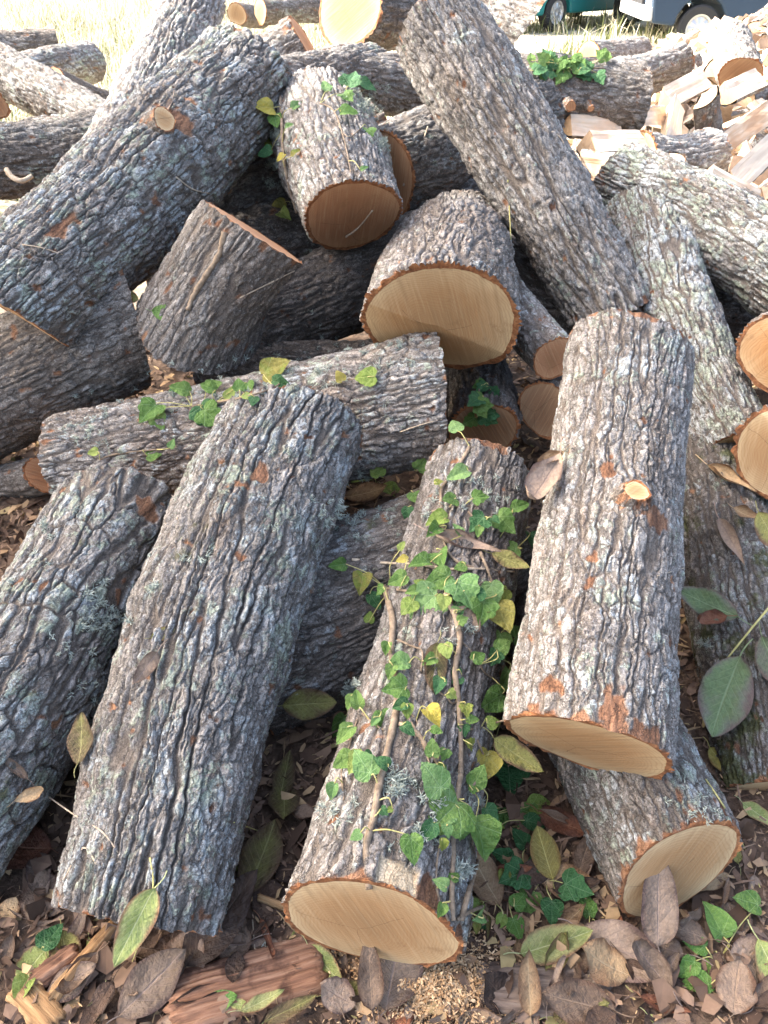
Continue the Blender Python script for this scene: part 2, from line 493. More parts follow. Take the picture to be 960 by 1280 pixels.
def mat_ground():
    n = NB('ground')
    c = n.coord(out=3, rnd=False)
    sp = n.t.nodes.new('ShaderNodeSeparateXYZ'); n._in(sp.inputs[0], c)
    a = n.noise(c, 30, 8, 0.65); b = n.noise(c, 5, 5)
    soil = n.ramp(a, [(0.3, (0.035, 0.023, 0.016)), (0.5, (0.095, 0.062, 0.042)), (0.7, (0.19, 0.13, 0.09))])
    soil = n.mix(n.step(b, 0.5, 0.7), soil, (0.06, 0.042, 0.03))
    straw = n.ramp(n.noise(c, 14, 8, 0.7), [(0.3, (0.26, 0.21, 0.13)), (0.5, (0.44, 0.40, 0.31)), (0.7, (0.58, 0.54, 0.45))])
    straw = n.mix(n.math('MULTIPLY', n.step(n.noise(c, 1.6, 5), 0.50, 0.66), 0.55), straw, (0.20, 0.22, 0.09))
    f = n.step(n.math('ADD', sp.outputs[1], n.math('MULTIPLY', n.noise(c, 0.8, 4), 2.0)), 4.2, 6.0)
    return n.done(n.mix(f, soil, straw), 0.95, n.bump(a, 0.02, 0.8))


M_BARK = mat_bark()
M_CUT = mat_cut()
M_CUT_WARM = mat_cut('cut_wood_warm', (0.33, 0.165, 0.085), (0.42, 0.24, 0.13))
M_CUT_ORANGE = mat_cut('cut_wood_orange', (0.44, 0.22, 0.085), (0.54, 0.36, 0.19))
M_CUT_DULL = mat_cut('cut_wood_weathered', (0.22, 0.125, 0.07), (0.30, 0.19, 0.11))
M_SPLIT = mat_split()
M_END = mat_cut('split_end_grain', (0.52, 0.38, 0.25), (0.64, 0.51, 0.36))
M_REDBARK = mat_fibre('inner_bark', [(0.06, 0.03, 0.02), (0.20, 0.105, 0.065), (0.34, 0.21, 0.14)], 0.008, 110, 0.035)
M_GREYBARK = mat_fibre('weathered_bark', [(0.07, 0.05, 0.04), (0.16, 0.12, 0.095), (0.26, 0.21, 0.17)], 0.008, 90, 0.1)
M_CHIP = mat_fibre('wood_splinter', [(0.12, 0.065, 0.03), (0.29, 0.17, 0.08), (0.42, 0.28, 0.15)], 0.006, 130, 0.04)
M_VINE = mat_stem('vine_bark', (0.11, 0.08, 0.055), (0.31, 0.24, 0.17))
M_TWIG = mat_stem('twig_bark', (0.30, 0.22, 0.15), (0.52, 0.44, 0.33))
M_STALK = mat_stem('leaf_stalk', (0.33, 0.30, 0.10), (0.50, 0.46, 0.20))
M_LICHEN = mat_stem('fruticose_lichen', (0.26, 0.30, 0.25), (0.46, 0.50, 0.44))
LEAFM = {
    'brown': mat_leaf('leaf_brown', (0.215, 0.152, 0.108), (0.145, 0.098, 0.068), (0.10, 0.055, 0.035), (0.27, 0.19, 0.13)),
    'mauve': mat_leaf('leaf_mauve_brown', (0.255, 0.19, 0.142), (0.18, 0.13, 0.095), (0.10, 0.065, 0.055), (0.28, 0.21, 0.18)),
    'red': mat_leaf('leaf_red_brown', (0.21, 0.085, 0.045), (0.13, 0.052, 0.032), (0.09, 0.04, 0.025), (0.27, 0.14, 0.08)),
    'tan': mat_leaf('leaf_tan', (0.36, 0.25, 0.14), (0.25, 0.155, 0.085), (0.16, 0.09, 0.05), (0.42, 0.32, 0.2)),
    'olive': mat_leaf('leaf_olive', (0.17, 0.165, 0.05), (0.115, 0.085, 0.04), (0.10, 0.06, 0.035), (0.33, 0.31, 0.14), spots=0.35),
    'green': mat_leaf('leaf_pale_green', (0.21, 0.25, 0.08), (0.29, 0.30, 0.12), (0.20, 0.11, 0.06), (0.48, 0.50, 0.28), spots=0.18, blot=0.8),
    'greygreen': mat_leaf('leaf_grey_green', (0.12, 0.165, 0.07), (0.14, 0.135, 0.095), (0.12, 0.08, 0.065), (0.27, 0.33, 0.18)),
    'yellow': mat_leaf('leaf_yellow', (0.33, 0.28, 0.07), (0.24, 0.20, 0.06), (0.20, 0.12, 0.04), (0.55, 0.5, 0.2), spots=0.25),
    'dark': mat_leaf('leaf_dark', (0.08, 0.05, 0.035), (0.05, 0.033, 0.025), (0.035, 0.022, 0.018), (0.10, 0.07, 0.05)),
    'fresh': mat_leaf('leaf_fresh_green', (0.105, 0.22, 0.045), (0.15, 0.28, 0.07), (0.13, 0.22, 0.06), (0.27, 0.40, 0.16), transl=0.25, rough=0.45, blot=0.9),
}
IVYM = {
    'ivy': mat_ivy('ivy_green', (0.078, 0.155, 0.035), (0.125, 0.21, 0.055), (0.28, 0.40, 0.20)),
    'dark': mat_ivy('ivy_dark', (0.028, 0.085, 0.03), (0.045, 0.12, 0.045), (0.22, 0.33, 0.18), 0.1),
    'pale': mat_ivy('ivy_pale', (0.11, 0.21, 0.07), (0.15, 0.25, 0.09), (0.32, 0.45, 0.26)),
    'lime': mat_ivy('ivy_lime', (0.16, 0.23, 0.05), (0.22, 0.28, 0.075), (0.42, 0.50, 0.2)),
    'olive': mat_ivy('ivy_olive', (0.16, 0.20, 0.04), (0.21, 0.19, 0.05), (0.3, 0.32, 0.15)),
    'yellow': mat_ivy('ivy_yellow', (0.40, 0.33, 0.06), (0.33, 0.29, 0.07), (0.45, 0.41, 0.2)),
}
M_LITTER = mat_ramp_attr('litter', 'rnd', [(0.0, (0.05, 0.03, 0.02)), (0.3, (0.12, 0.075, 0.05)), (0.6, (0.18, 0.12, 0.085)), (0.8, (0.26, 0.17, 0.10)), (0.95, (0.40, 0.28, 0.15)), (1.0, (0.14, 0.14, 0.05))])
M_SAWDUST = mat_ramp_attr('sawdust', 'rnd', [(0.0, (0.30, 0.17, 0.08)), (0.5, (0.46, 0.30, 0.16)), (1.0, (0.60, 0.44, 0.27))])
M_GRASS = mat_ramp_attr('dry_grass', 'rnd', [(0.0, (0.13, 0.15, 0.065)), (0.18, (0.26, 0.26, 0.15)), (0.35, (0.47, 0.43, 0.32)), (1.0, (0.70, 0.66, 0.56))], transl=0.3, noise=3)
M_GROUND = mat_ground()

# ------------------------------------------------------------------ ground (one sheet to the horizon)
def ground_z(x, y):
    x = np.asarray(x, float); y = np.asarray(y, float)
    near = 1 / (1 + (np.hypot(x, y) / 8) ** 2)
    z = 0.03 * perlin(x / 0.45, y / 0.45, 0, 3) * near + 0.012 * perlin(x / 0.11, y / 0.11, 0, 5) * near
    z = z + 0.05 * perlin(x / 2.5, y / 2.5, 0, 9) * (1 - near)
    return z + 0.62 * np.exp(-((x - 4.3) / 2.2) ** 2 - ((y - 7.6) / 2.6) ** 2)


def build_ground():
    def axis(n, lo, hi, c, s):
        t = np.linspace(math.asinh((lo - c) / s), math.asinh((hi - c) / s), n)
        return c + s * np.sinh(t)
    xs = axis(180, -160, 160, 0.1, 0.8); ys = axis(200, -25, 320, 1.3, 0.8)
    X, Y = np.meshgrid(xs, ys)
    co = np.stack([X, Y, ground_z(X, Y)], -1).reshape(-1, 3)
    me = quad_mesh('ground', co, grid_quads(len(xs), len(ys)))
    tag(put('ground', me, mat=M_GROUND), kind='structure')


build_ground()

# ------------------------------------------------------------------ logs
def frame_of(A, B):
    z = (B - A).normalized()
    mid = (A + B) / 2
    w = (EYE - mid).normalized() * 0.8 + Vector((0, 0, 0.6))
    x = (w - z * w.dot(z)).normalized()
    y = z.cross(x)
    M = Matrix((x, y, z)).transposed().to_4x4()
    M.translation = A
    return M


def bark_tube(parent, A, B, ra, rb, seed, name='bark', D=0.011, wu=0.030, wv=0.15, plate=0.85, bend=(0, 0), endA=None, endB=None,
              knots=(), peels=(), pend=0.5, tone=1.0, lichen=0.4, warm=0.4, moss=0.0, cutA=None, cutB=None, oval=0.06, res=2.2, bare=(), flare=(0, 0), spiral=0.0, capA=True, capB=True):
    """one log: bark sheet + its two sawn faces, as children of parent (all in the log's own frame)"""
    M = frame_of(A, B)
    L = (B - A).length
    depth = max(0.9, min((A - EYE).dot(FW), (B - EYE).dot(FW)))
    sp = max(0.0034, res * depth / 774)
    rm = (ra + rb) / 2
    circ = 2 * math.pi * rm
    nu = max(24, int(circ / sp)); nv = max(10, int(L / sp))
    # more columns on the side that faces up and out
    q = np.linspace(-math.pi, math.pi, 2000)
    cum = np.cumsum(1 + 0.88 * np.cos(q)); cum = cum / cum[-1]
    th = np.interp((np.arange(nu) + 0.5) / nu, cum, q)
    t = np.linspace(0, 1, nv)
    TH, T = np.meshgrid(th, t)
    V = T * L
    U = (TH + spiral * T) / (2 * math.pi) * circ
    h, crev, plt = bark_field(U % circ, V, circ, seed, D, wu, wv, plate)
    rng = np.random.RandomState(seed)
    base = ra * (1 - T) + rb * T
    ph = rng.uniform(0, 6.28, 4)
    base = base * (1 + oval * np.cos(2 * TH + ph[0] + T) + oval * 0.5 * np.cos(3 * TH + ph[1] - 2 * T) + 0.035 * np.sin(5 * T + ph[2]))
    base = base + flare[0] * np.exp(-T * L / 0.12) + flare[1] * np.exp(-(1 - T) * L / 0.12)
    lump = perlin(TH / 6.2832 * 5 + 50, V / 0.16, 5, seed + 40)
    base = base * (1 + 0.045 * lump)
    peel = np.zeros_like(T)
    pn = perlin(TH / 6.2832 * 14 + 140, V / 0.06, 14, seed + 50) + 0.5 * perlin(TH / 6.2832 * 30 + 300, V / 0.03, 30, seed + 51)
    de = np.minimum(V, L - V)
    pn = pn + 0.55 * perlin(TH / 6.2832 * 60 + 600, V / 0.02, 60, seed + 52)
    peel = np.maximum(peel, sstep(0.50, 0.62, pn * 0.8 + pend * 0.9 * np.exp(-de / 0.022) - 0.16))
    peel = np.maximum(peel, 0.75 * sstep(0.98, 1.1, pn))
    for (pth, pv, rth, rv) in peels:
        dd = np.hypot((((TH - pth + math.pi) % (2 * math.pi)) - math.pi) * rm / rth, (V - pv) / rv)
        peel = np.maximum(peel, sstep(0.16, -0.06, dd - 0.85 + 0.9 * pn))
    h = h * (1 - 0.75 * peel) - peel * D * 0.55
    crev = crev * (1 - peel * 0.85)
    bmask = np.zeros_like(T)
    for (pth, pv, rth, rv) in bare:
        dd = np.maximum(np.abs((((TH - pth + math.pi) % (2 * math.pi)) - math.pi) * rm / rth), np.abs((V - pv) / rv))
        bmask = np.maximum(bmask, sstep(0.1, -0.05, dd - 1 + 0.2 * pn))
    h = h * (1 - bmask) - 0.012 * bmask
    crev = crev * (1 - bmask); peel = peel * (1 - bmask)
    for (kth, kv, kr, kh) in knots:
        dt = (((TH - kth + math.pi) % (2 * math.pi)) - math.pi) * rm
        d2 = (dt / kr) ** 2 + ((V - kv) / (kr * 1.5)) ** 2
        h = h + kh * np.exp(-d2)
    RR = base + h
    cx = bend[0] * np.sin(math.pi * T); cy = bend[1] * np.sin(math.pi * T)
    X = RR * np.cos(TH); Y = RR * np.sin(TH)
    zA = endA(X, Y) if endA else 0 * X
    zB = endB(X, Y) if endB else 0 * X
    Z = V + zA * (1 - T) + zB * T
    jag = 0.006 * perlin(TH / 6.2832 * 40 + 80, 0 * V + seed * 0.37, 40, seed + 60) + 0.004 * perlin(TH / 6.2832 * 17 + 80, 0 * V + seed * 0.37, 17, seed + 61)
    Z = Z + jag * np.where(V < sp * 1.5, 1, 0) - jag * np.where(L - V < sp * 1.5, 1, 0)
    P = np.stack([X + cx, Y + cy, Z], -1)
    me = quad_mesh(name, P.reshape(-1, 3), grid_quads(nu, nv, True), attrs={'crev': crev, 'plate': plt, 'peel': peel, 'bare': bmask})
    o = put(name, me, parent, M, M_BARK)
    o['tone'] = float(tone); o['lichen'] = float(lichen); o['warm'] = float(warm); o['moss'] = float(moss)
    faces = []
    for end, j, cutm, fn, cap in (('A', 0, cutA, endA, capA), ('B', nv - 1, cutB, endB, capB)):
        if not cap: continue
        ring = P[j]
        th_ = th
        c = np.array([cx[j, 0], cy[j, 0], 0.0])
        sm = base[j] - D * 0.75
        rel = [0.945, 0.915, 0.62, 0.3]
        rows = [ring]; rims = [np.ones(nu)]
        def zf(x, y): return (V[j, 0] + (fn(x, y) if fn else 0 * x))
        first = np.minimum(RR[j] - 0.003, sm)
        for k, rr in enumerate([1.0] + rel):
            rad = first * 0.995 if k == 0 else np.minimum(first * 0.99, sm * rr)
            x = rad * np.cos(th_); y = rad * np.sin(th_)
            z = zf(x, y)
            rows.append(np.stack([x + c[0], y + c[1], z], -1)); rims.append(np.full(nu, {1.0: 0.97, 0.945: 0.93, 0.915: 0.89}.get(rr, rr * 0.95)))
        co = np.concatenate(rows + [np.array([[c[0], c[1], zf(np.zeros(1), np.zeros(1))[0]]])])
        rim = np.concatenate(rims + [np.zeros(1)])
        nr = len(rows)
        qd = grid_quads(nu, nr, True)
        last = (nr - 1) * nu
        i = np.arange(nu)
        tr = np.stack([last + i, last + (i + 1) % nu, np.full(nu, len(co) - 1)], -1)
        if end == 'B':
            pass
        else:
            qd = qd[:, ::-1]; tr = tr[:, ::-1]
        fm = quad_mesh('cut_face', co, qd, tr, smooth=False, attrs={'rim': rim})
        # object origin on the pith so that the rings run round it
        off = Vector((c[0], c[1], float(V[j, 0])))
        cc = co - np.array(off)
        fm.vertices.foreach_set('co', cc.astype(np.float32).ravel()); fm.update()
        f = put('cut_face', fm, parent, M @ Matrix.Translation(off), cutm or M_CUT)
        faces.append(f)
    return o, M, faces


def slope(sx, sy):
    return lambda x, y: sx * x + sy * y


def stub(parent, base, direction, r, length, seed, mat=None, name='knot', taper=0.8):
    """sawn branch stub: short bark collar with a pale oval cut"""
    d = direction.normalized()
    k = empty_child(name, parent, base)
    bark_tube(k, base - d * 0.03, base + d * length, r * 1.25, r * taper, seed, 'knot_bark', D=0.004, wu=0.02, wv=0.05, cutB=mat or M_CUT, pend=0.9, warm=0.7, lichen=0.2, res=2.0, capA=False)
    return k


def empty_child(name, parent, loc):
    e = put(name, None, parent, Matrix.Translation(loc))
    e.empty_display_size = 0.05
    return e


LOGS = {}
PILE = 'sawn logs heaped in the pile'


def local_hit(A, B, r, px, py):
    M = frame_of(A, B)
    z = (B - A).normalized(); d = ray(px, py).normalized(); w = EYE - A
    dp = d - z * d.dot(z); wp = w - z * w.dot(z)
    a, b, c = dp.dot(dp), 2 * dp.dot(wp), wp.dot(wp) - r * r
    p = EYE + d * ((-b - math.sqrt(max(0.0, b * b - 4 * a * c))) / (2 * a))
    q = M.inverted() @ p
    return math.atan2(q.y, q.x), q.z


def log(key, label, a, ha, b, hb, seed, ext=0.0, group=PILE, name='log', **kw):
    A, B = at(*a), at(*b)
    ra, rb = ha * a[2] / F, hb * b[2] / F
    if ext:
        d = (B - A).normalized()
        B = B + d * ext
    for src, dst in (('knots_px', 'knots'), ('peels_px', 'peels'), ('bare_px', 'bare')):
        if src in kw:
            kw[dst] = [(*local_hit(A, B, (ra + rb) / 2, e[0], e[1]), e[2], e[3]) for e in kw.pop(src)] + list(kw.get(dst, []))
    kw.setdefault('bend', tuple(np.random.RandomState(seed + 5).uniform(-0.022, 0.022, 2)))
    root = empty(name, label, 'log', (A + B) / 2, group)
    o, M, faces = bark_tube(root, A, B, ra, rb, seed, **kw)
    LOGS[key] = (root, o, M, A, B, ra, rb)
    return root


# front row
log('ivy', 'log overgrown with ivy vines, pale oval cut end towards the viewer', (463, 1157, 1.29), 118, (603, 594, 1.96), 62, 11,
    endA=slope(0.16, 0.10), D=0.008, wu=0.036, wv=0.24, lichen=0.4, warm=0.4, tone=0.88, moss=0.15, pend=0.8, res=1.75, bare_px=[(492, 1118, 0.030, 0.018)], peels_px=[(530, 1140, 0.03, 0.03)])
log('knot', 'pale grey log with a round knot, propped high with a tan cut end', (737, 934, 1.37), 106, (785, 450, 1.9), 76, 12,
    endA=slope(-0.10, -0.08), endB=slope(0.1, 0.0), D=0.0075, wu=0.030, wv=0.22, lichen=0.5, warm=0.35, tone=0.98, pend=0.9, moss=0.0, res=1.75, knots_px=[(790, 626, 0.055, 0.03), (722, 812, 0.05, 0.012), (812, 560, 0.03, 0.012)],
    peels_px=[(770, 880, 0.030, 0.035), (755, 582, 0.018, 0.03), (812, 905, 0.03, 0.02), (690, 850, 0.02, 0.02), (800, 640, 0.045, 0.03)])
log('lowright', 'low log under the knotty one, round tan cut end above fallen leaves', (848, 1088, 1.42), 92, (745, 880, 1.726), 80, 13, ext=0.3,
    endA=slope(0.08, 0.12), D=0.008, wu=0.03, lichen=0.55, warm=0.5, tone=0.85, pend=1.0)
log('frontleft', 'long bluish grey furrowed log leaning diagonally, front end on the leaf litter', (176, 1148, 1.36), 104, (362, 545, 2.0), 92, 14,
    endA=slope(-0.16, 0.02), endB=slope(0.1, 0), D=0.012, wu=0.036, wv=0.3, plate=0.5, lichen=0.58, warm=0.3, tone=0.78, moss=0.25, bend=(0.02, -0.03), res=1.75, knots_px=[(300, 640, 0.05, 0.02)], peels_px=[(335, 600, 0.02, 0.04), (78, 1150, 0.012, 0.04)])
log('left', 'grey green lichened log running out of the left edge', (-120, 1075, 1.42), 112, (150, 662, 2.0), 98, 15,
    endB=slope(0.15, 0.1), D=0.010, wu=0.046, wv=0.24, plate=1.0, lichen=0.6, warm=0.3, tone=0.80, moss=0.3, res=1.75, peels_px=[(175, 650, 0.025, 0.025)])
log('cross', 'log lying crosswise beneath the others, ivy sprig along its top', (88, 585, 2.3), 64, (543, 500, 2.12), 77, 16,
    endA=slope(-0.05, 0), endB=slope(0.3, 0), D=0.009, wu=0.028, wv=0.2, plate=1.0, lichen=0.5, warm=0.45, tone=1.1, res=1.9)
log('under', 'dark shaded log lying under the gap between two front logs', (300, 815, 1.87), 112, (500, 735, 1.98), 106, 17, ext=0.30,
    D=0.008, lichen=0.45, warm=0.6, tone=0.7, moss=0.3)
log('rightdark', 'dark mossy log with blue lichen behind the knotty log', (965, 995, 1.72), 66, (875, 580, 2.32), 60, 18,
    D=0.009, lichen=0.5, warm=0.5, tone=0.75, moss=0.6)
# middle
log('leftdark', 'dark brown log under the big upper one at the left', (-150, 565, 2.6), 72, (166, 408, 2.45), 75, 19,
    endB=slope(0.55, 0), D=0.009, wu=0.036, wv=0.2, lichen=0.3, warm=0.5, tone=0.75)
log('bigup', 'thick blue grey log with a sawn knot, lying across the upper left', (12, 388, 2.25), 82, (306, 100, 2.85), 72, 20,
    endA=slope(-0.45, 0), D=0.013, wu=0.036, wv=0.2, lichen=0.6, warm=0.4, tone=0.95, bend=(0.03, 0.03), knots_px=[(196, 172, 0.09, 0.045), (235, 120, 0.12, 0.02)], peels_px=[(85, 265, 0.02, 0.05), (212, 150, 0.05, 0.03)], res=2.0, cutA=M_CUT)
log('uppercenter', 'upright log with brown cut end and green lichen up its side', (441, 272, 2.38), 70, (404, 163, 2.9), 70, 21,
    endA=slope(-0.8, 0.0), D=0.010, wu=0.032, wv=0.2, lichen=0.5, warm=0.35, tone=1.1, moss=0.25, cutA=M_CUT_WARM)
log('split', 'short brown log with split slab edge and a dry vine stem', (320, 292, 2.2), 74, (246, 412, 2.32), 72, 22,
    D=0.008, wu=0.034, wv=0.2, lichen=0.25, warm=0.5, tone=0.8, cutA=M_CUT_WARM, endA=slope(-0.11, 0.1), endB=slope(0.5, 0.1), plate=0.8)
def felled(x, y):
    s = x * 0.80 + y * 0.32
    return np.where(s > -0.01, 0.12 * (s + 0.01), -0.5 * (s + 0.01)) - 0.64 * x
log('doublecut', 'log with a large pale end sawn in two slanting planes', (550, 408, 2.0), 102, (562, 318, 2.6), 66, 23,
    endA=felled, D=0.011, wu=0.03, wv=0.14, lichen=0.35, warm=0.5, tone=1.0, ext=0.2)
log('diagonal', 'tall furrowed grey log leaning steeply across the pile top', (543, 37, 2.55), 63, (757, 385, 2.5), 54, 24,
    endA=slope(-0.1, 0.1), endB=slope(0.5, -0.1), res=2.0, D=0.013, wu=0.032, wv=0.24, plate=0.6, lichen=0.4, warm=0.35, tone=1.05)
log('fork', 'sunlit grey forked log with lichen scales at the right', (768, 228, 2.75), 50, (1015, 372, 2.42), 60, 25,
    D=0.010, wu=0.028, wv=0.14, lichen=0.75, warm=0.3, tone=0.95, bend=(0.025, -0.02), res=1.9, name='forked_log', knots_px=[(870, 320, 0.10, 0.03)], cutA=M_CUT_WARM)
r_, o_, M_, A_, B_, ra_, rb_ = LOGS['fork']
bark_tube(r_, at(802, 258, 2.66), at(920, 560, 2.22), 0.138, 0.100, 26, 'limb', D=0.009, wu=0.026, wv=0.12, lichen=0.75, warm=0.3, tone=0.95, capA=False, bend=(0.0, 0.025), res=1.9)
log('facer', 'log with round orange cut end half outside the right edge', (985, 445, 2.1), 60, (1150, 380, 2.7), 44, 27, cutA=M_CUT_ORANGE, endA=slope(0.05, 0.35), lichen=0.3, warm=0.6)
log('facer2', 'short log at the right edge with notched tan cut end', (990, 568, 1.98), 68, (1150, 520, 2.6), 60, 28, cutA=M_CUT, endA=lambda x, y: np.where(x > 0.045, 0.75 * (x - 0.045), 0) + 0.25 * y, lichen=0.3, warm=0.7)
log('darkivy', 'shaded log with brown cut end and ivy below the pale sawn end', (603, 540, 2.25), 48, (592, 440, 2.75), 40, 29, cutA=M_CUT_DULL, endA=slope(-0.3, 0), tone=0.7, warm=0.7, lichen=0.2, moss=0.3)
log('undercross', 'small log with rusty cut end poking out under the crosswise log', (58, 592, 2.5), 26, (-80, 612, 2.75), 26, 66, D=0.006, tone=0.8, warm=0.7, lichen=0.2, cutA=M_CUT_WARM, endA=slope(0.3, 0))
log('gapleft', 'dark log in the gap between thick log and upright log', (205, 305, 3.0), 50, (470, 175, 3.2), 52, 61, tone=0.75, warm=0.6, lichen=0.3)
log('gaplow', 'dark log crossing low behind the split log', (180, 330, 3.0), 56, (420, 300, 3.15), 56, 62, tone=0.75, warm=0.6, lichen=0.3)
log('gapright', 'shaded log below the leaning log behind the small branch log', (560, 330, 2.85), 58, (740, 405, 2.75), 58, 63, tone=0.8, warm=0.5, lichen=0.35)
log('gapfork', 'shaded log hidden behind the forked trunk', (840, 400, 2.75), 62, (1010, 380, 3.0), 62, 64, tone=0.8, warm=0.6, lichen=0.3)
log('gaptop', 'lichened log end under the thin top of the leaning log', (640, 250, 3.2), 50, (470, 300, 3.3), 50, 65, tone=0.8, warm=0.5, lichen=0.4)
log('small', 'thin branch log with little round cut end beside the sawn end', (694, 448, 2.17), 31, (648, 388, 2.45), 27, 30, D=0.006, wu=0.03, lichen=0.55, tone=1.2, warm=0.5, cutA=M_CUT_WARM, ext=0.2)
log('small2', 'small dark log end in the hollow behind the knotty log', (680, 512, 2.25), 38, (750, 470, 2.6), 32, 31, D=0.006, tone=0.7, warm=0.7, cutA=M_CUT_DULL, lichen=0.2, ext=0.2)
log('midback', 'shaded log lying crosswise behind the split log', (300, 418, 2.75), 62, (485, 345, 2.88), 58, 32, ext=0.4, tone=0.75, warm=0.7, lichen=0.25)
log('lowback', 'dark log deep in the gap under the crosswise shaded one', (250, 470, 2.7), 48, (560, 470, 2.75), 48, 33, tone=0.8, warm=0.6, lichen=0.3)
log('backmid', 'dark log squeezed between upright log and leaning log', (478, 222, 2.95), 58, (610, 165, 3.25), 55, 34, ext=0.3, tone=0.75, warm=0.5, lichen=0.35, cutA=M_CUT_WARM)
log('ivyback', 'brown knotty log at the back with ivy leaves on top', (632, 118, 3.55), 42, (785, 122, 3.6), 42, 35, tone=0.95, warm=0.5, lichen=0.3, D=0.009, wu=0.035, wv=0.08, ext=0.05)
log('bigface', 'log at the top with a large glowing orange cut end', (436, 12, 3.45), 48, (575, 15, 4.1), 44, 36, cutA=M_CUT_ORANGE, tone=0.95, warm=0.6, lichen=0.3, endA=slope(0.2, -0.12))
log('behinddiag', 'pale log end behind the top of the leaning log', (652, 34, 3.6), 42, (530, -8, 3.8), 40, 37, endA=slope(-0.8, 0), tone=1.1, lichen=0.5, cutA=M_CUT_DULL)
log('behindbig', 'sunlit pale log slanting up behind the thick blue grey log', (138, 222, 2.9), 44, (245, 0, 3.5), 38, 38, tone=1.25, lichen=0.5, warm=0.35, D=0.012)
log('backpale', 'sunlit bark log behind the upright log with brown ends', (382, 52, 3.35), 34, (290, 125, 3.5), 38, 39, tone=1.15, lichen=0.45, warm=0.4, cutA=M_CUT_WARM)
log('backlow', 'dark log jammed below the glowing orange cut end', (425, 100, 3.25), 32, (565, 118, 3.5), 34, 40, tone=0.9, lichen=0.4)
log('backtuck', 'bluish log tucked behind the upright log', (335, 120, 3.05), 40, (470, 95, 3.4), 36, 41, tone=0.9, lichen=0.45)
log('fardark', 'dark lichened log low at the left behind the thick log', (-60, 200, 3.0), 44, (175, 175, 3.15), 42, 42, tone=0.8, lichen=0.5, warm=0.5)
log('farround', 'thin log with pale round end pointing left in the sun', (68, 100, 4.0), 15, (165, 135, 4.6), 15, 43, D=0.004, wu=0.03, tone=0.95, warm=0.7, lichen=0.2, ext=0.2)
log('farslope', 'long grey log sloping down behind at the left edge', (-60, 55, 4.1), 34, (115, 150, 3.7), 27, 44, ext=0.4, tone=1.0, lichen=0.5, warm=0.3)
log('farleft', 'brown ridged log lying by the dry grass at the left edge', (-70, 68, 5.0), 22, (74, 60, 5.2), 20, 45, tone=1.0, warm=0.6, lichen=0.2, D=0.011)
log('farwhite', 'sun bleached log in front of the dry grass', (18, 92, 4.6), 20, (112, 80, 5.2), 24, 46, tone=1.25, lichen=0.6)
log('farpink', 'log end with rust brown cut cropped by the left edge', (-8, 132, 3.4), 20, (-90, 90, 3.9), 18, 47, tone=0.9, cutA=M_CUT_WARM, endA=slope(0, -0.2))
log('endpair', 'small log with a white round end beyond the bark log', (325, 15, 5.1), 15, (420, 12, 5.4), 15, 48, D=0.004, tone=0.95, warm=0.6)
log('endpair2', 'short brown log lying left of the white round end', (296, 18, 5.1), 13, (325, 22, 5.7), 13, 49, D=0.004, tone=1.0, warm=0.7)
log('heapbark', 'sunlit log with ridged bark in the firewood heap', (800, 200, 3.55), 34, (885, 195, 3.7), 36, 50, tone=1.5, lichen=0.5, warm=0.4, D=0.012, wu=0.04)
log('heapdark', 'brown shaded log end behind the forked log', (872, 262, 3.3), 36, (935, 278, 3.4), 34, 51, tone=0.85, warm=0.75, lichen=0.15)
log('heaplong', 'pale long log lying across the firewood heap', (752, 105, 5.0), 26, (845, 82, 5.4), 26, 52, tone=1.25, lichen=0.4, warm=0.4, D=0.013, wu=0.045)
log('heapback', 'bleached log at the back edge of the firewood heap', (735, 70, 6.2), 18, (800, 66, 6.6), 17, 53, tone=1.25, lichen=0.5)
log('heapfork', 'grey knobbly log standing aslant in the firewood heap', (925, 95, 4.6), 26, (915, 50, 5.2), 22, 54, tone=1.1, lichen=0.5, D=0.012, cutA=M_CUT_DULL, endA=slope(-0.5, 0.2), knots_px=[(930, 75, 0.05, 0.03)])

# sawn branch stubs
def on_log(key, px, py):
    root, o, M, A, B, ra, rb = LOGS[key]
    # where the sight line through the pixel first meets the log's cylinder
    z = (B - A).normalized(); d = ray(px, py).normalized(); w = EYE - A
    dp = d - z * d.dot(z); wp = w - z * w.dot(z)
    r = (ra + rb) / 2
    a, b, c = dp.dot(dp), 2 * dp.dot(wp), wp.dot(wp) - r * r
    q = max(0.0, b * b - 4 * a * c)
    p = EYE + d * ((-b - math.sqrt(q)) / (2 * a))
    nrm = (p - A) - z * (p - A).dot(z)
    return p, nrm.normalized(), root
for key, px, py, r, ln, seed in (('knot', 790, 624, 0.034, 0.004, 71), ('bigup', 194, 170, 0.046, 0.06, 72), ('ivyback', 712, 131, 0.03, 0.03, 73), ('ivyback', 737, 134, 0.022, 0.025, 74)):
    p, nrm, root = on_log(key, px, py)
    if key == 'bigup': nrm = (nrm + Vector((0.35, -0.5, 0.1))).normalized()
    stub(root, p + nrm * {'knot': 0.024, 'bigup': 0.05}.get(key, 0), nrm, r, ln, seed, M_CUT_WARM if key == 'ivyback' else None)
bpy.context.view_layer.update()

